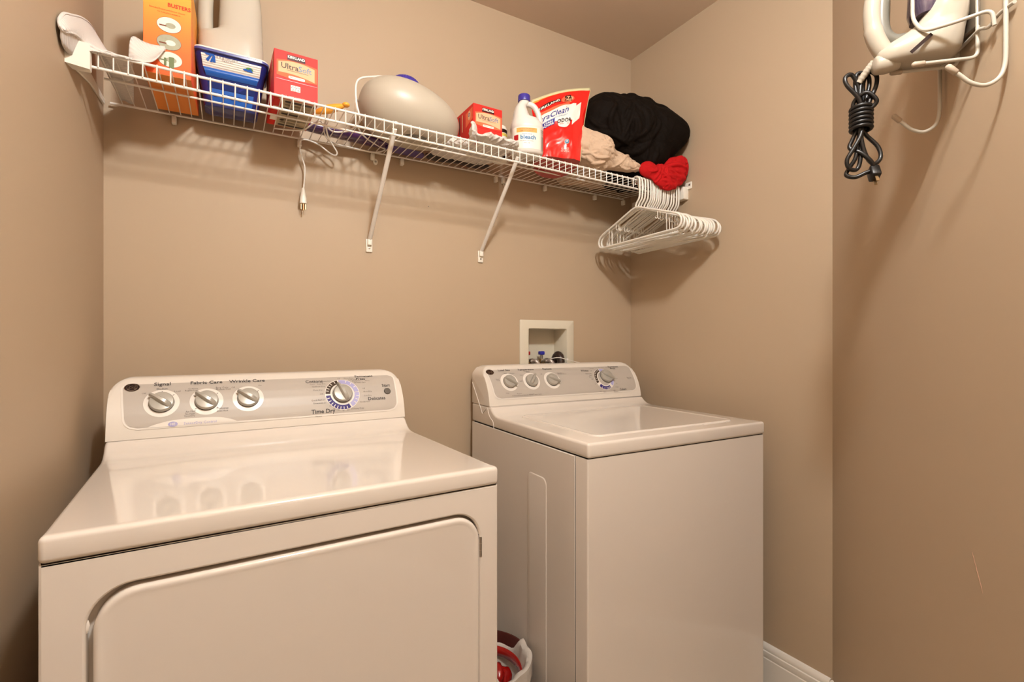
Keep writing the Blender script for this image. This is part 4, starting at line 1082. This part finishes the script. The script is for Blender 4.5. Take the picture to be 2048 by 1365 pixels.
F.rect(.049, .074, .0498, .095, 'print_soft', .001); F.rect(.047, .052, .0478, .066, 'print_soft', .001)
F.poly([(.038, .082), (.0455, .082), (.044, .0875), (.038, .090)], 'print_soft', .001); F.txt('x', .036, .058, .012, 'print_soft', .001)
pr.build('printed_marks', ir, 0)
# brand strip on the heel
q = MB().mat('label_black'); q.box((-.020, -.0006, -.0028), (.020, .0006, .0028), 0, 1, Matrix.Translation(I(.042, .088, 1.672)) @ Matrix.Rotation(math.radians(-45), 4, 'Z') @ Matrix.Rotation(math.radians(-42), 4, 'Y'))
q.build('brand_strip', ir, 0)
# cord sleeve and tied black cord
cs = spl([I(-.012, .136, 1.676), I(-.018, .146, 1.664), I(-.026, .156, 1.648)], 10)
MB().mat('iron_plastic').tube(cs, [.0075-(.0008 if i % 3 == 0 else 0)-.0001*i for i in range(len(cs))], 12).build('cord_sleeve', ir, 60)
cb = MB().mat('cord_black'); cx_, cz = .150, 1.575
def Cc(a, z, s=0): return I(-.03+s, cx_+a, z+.010)
R_ = .0038
loops_ = [
    [(0, 1.652, 0), (.004, 1.62, .004), (.006, 1.58, .006), (.004, 1.54, .006), (-.004, 1.50, .004)],
    [(.002, 1.56, 0), (.006, 1.60, .01), (.028, 1.632, .012), (.030, 1.648, .010), (.018, 1.653, .006), (.006, 1.63, .002), (.0, 1.59, 0), (0, 1.56, -.004)],
    [(-.002, 1.56, 0), (-.006, 1.60, 0), (-.014, 1.636, -.004), (-.010, 1.655, -.004), (.006, 1.658, -.004), (.010, 1.63, 0), (.004, 1.59, .004), (0, 1.56, .004)],
    [(.000, 1.56, .006), (-.010, 1.60, .008), (-.021, 1.628, .006), (-.022, 1.648, .004), (-.012, 1.657, 0), (-.004, 1.640, -.004), (-.004, 1.60, -.006), (0, 1.56, -.006)],
    [(.0, 1.57, .004), (.004, 1.54, .008), (.016, 1.515, .008), (.026, 1.495, .006), (.022, 1.480, .004), (.008, 1.478, 0), (.002, 1.50, 0), (.002, 1.56, 0)],
    [(.002, 1.57, -.004), (-.008, 1.545, -.006), (-.028, 1.52, -.006), (-.032, 1.498, -.004), (-.020, 1.486, 0), (-.008, 1.500, 0), (.0, 1.53, 0), (.002, 1.57, 0)],
    [(.004, 1.56, .0), (.014, 1.535, -.004), (.018, 1.520, -.004), (.004, 1.508, .004), (-.008, 1.495, .006), (-.016, 1.485, .004), (-.018, 1.476, 0)],
    [(.0, 1.56, .0), (.006, 1.53, .0), (.010, 1.50, .0), (.018, 1.484, -.004), (.024, 1.470, -.004), (.010, 1.464, -.002), (-.006, 1.470, 0), (-.018, 1.474, 0)],
    [(.006, 1.56, .0), (.014, 1.60, .0), (-.002, 1.615, .012), (-.018, 1.600, .014), (-.016, 1.590, .010), (.0, 1.58, .004)],
]
for lp in loops_: cb.tube(spl([Cc(-a if False else a, z, s) for a, z, s in lp], 8), R_, 8)
for k in range(6):
    z = 1.553+k*.0075
    cb.tube([I(-.03+.0155*math.sin(t), cx_+.001+.0165*math.cos(t), z+.010+.0018*math.sin(t*1.0)) for t in [2*PI*j/20 for j in range(20)]], .0036, 8, closed=True)
cord = cb.build('cord_bundle', ir, 60)
pgb = MB().mat('cord_black').box((-.011, -.008, -.012), (.011, .008, .012), .003, 2, Matrix.Translation(Cc(-.020, 1.468)) @ Matrix.Rotation(math.radians(45), 4, 'Z') @ Matrix.Rotation(math.radians(30), 4, 'Y'))
pgb.mat('brass')
for dx in (-.005, .005): pgb.box((dx-.0006, -.0025, -.024), (dx+.0006, .0025, -.011), 0, 1, Matrix.Translation(Cc(-.020, 1.468)) @ Matrix.Rotation(math.radians(45), 4, 'Z') @ Matrix.Rotation(math.radians(30), 4, 'Y'))
pgb.build('plug', cord, 50)

# ------------------------------------------------------------------ waste bin between the machines
wb = thing('waste_bin', 'dark maroon round waste bin standing between the dryer and the washer', 'waste bin', (.897, -.43, 0))
MB().mat('bin_maroon').lathe([(.001, 0), (.108, 0), (.112, .004), (.130, .288), (.134, .292), (.134, .300), (.130, .300), (.126, .290), (.109, .010), (.001, .008)], 48).build('bin_body', wb, 40)
lb = MB().mat('bag_film')
def liner(u, v):
    a = 2*PI*u; k = .002*math.sin(7*a)+.0015*math.sin(13*a+1)
    if v < .4: r, z = .1375+k, .255+(.304-.255)*(v/.4)+.006*math.sin(5*a)*(1-v/.4)
    elif v < .5: r, z = .1375-(v-.4)*.12+k, .304+.002*math.sin(13*a)
    else: r, z = .122-(v-.5)*.05+k*1.2, .300-(v-.5)*.30
    g = max(0, min(1, (u-.015)/.03))*max(0, min(1, (.32-u)/.05)); z -= g*(.034 if v >= .4 else .030)
    if v < .5: r = r*(1-g)+(.128 if v > .3 else .131)*g if v >= .3 else r*(1-g)+.139*g*0+r*g
    return (r*math.cos(a), r*math.sin(a), z)
lb.grid(liner, 96, 20, cu=True)
lb.mat('red_film_dark').grid(lambda u, v: ((.111-.006*v)*math.cos(-.5+2.1*u), (.111-.006*v)*math.sin(-.5+2.1*u), .262-.026*v+.006*math.sin(PI*u)), 24, 2)
lb.build('bin_liner', wb, 60, solid=.0006)
rb = random.Random(8)
for nm, m, x, y, z, s in (('crumpled_wrapper', 'wrapper_red', .05, .005, .222, .034), ('crumpled_wrapper', 'photo_white', .015, -.05, .215, .036), ('crumpled_wrapper', 'wrapper_green', .03, -.075, .205, .028), ('crumpled_wrapper', 'black_wrap', -.02, .03, .21, .045), ('crumpled_wrapper', 'photo_white', .01, .03, .235, .022)):
    o = heap(nm, m, (.897+x, -.43+y, z), [((.897+x, -.43+y, z), s)], rb.randint(1, 90), .010, 30, sub=4, smooth=0)
    tag(o, {'wrapper_red': 'crumpled dark red wrapper lying in the waste bin', 'wrapper_green': 'crumpled green wrapper low in the waste bin', 'black_wrap': 'crumpled black wrapper lying in the waste bin'}.get(m, 'crumpled white wrapper in the waste bin, ' + ('larger and lower one' if s > .03 else 'small one near the top')), 'wrapper')
# filling under the wrappers
MB().mat('bag_film').lathe([(.001, .010), (.104, .012), (.112, .19), (.001, .198)], 32).build('bag_contents', wb, 60)

# ------------------------------------------------------------------ marks on the walls
mk = MB().mat('screw'); mk.lathe([(.0005, 0), (.0018, 0), (.0005, .0012)], 8, Matrix.Translation((.9, -.0002, 1.655)) @ Matrix.Rotation(PI/2, 4, 'X'))
tag(mk.build('nail_head', None, 30), 'tiny dark nail head in the back wall between the shelf braces', 'nail')

sc = MB().mat('stain')
for k in range(4):
    a = D(.66+.006*k, .0003, .818-.012*k); sc.tube([a, a-V((0, 0, .010))+DXY*.006, a-V((0, 0, .022))+DXY*.010], [.0002, .0009, .0002], 5)
tag(sc.build('wall_scuff', None, 30), 'faint reddish scuff mark low on the angled wall', 'scuff mark')

# ------------------------------------------------------------------ ceiling light (behind and above the camera)
cl = thing('ceiling_light', 'round ceiling lamp with a frosted glass dome', 'ceiling lamp', (LAMP_POS[0], LAMP_POS[1], H))
MB().mat('chrome').lathe([(.001, -.0005), (.125, -.0005), (.128, -.02), (.10, -.03), (.001, -.03)], 36).build('lamp_base', cl, 40)
dz = LAMP_POS[2]-H
MB().mat('lamp_glass').lathe([(.001, dz-.055)]+[(.060*math.sin(t), dz-.0+.055*-math.cos(t)) for t in [PI/2*k/8 for k in range(1, 9)]]+[(.060, -.031), (.001, -.031)], 36).build('lamp_shade', cl, 60)
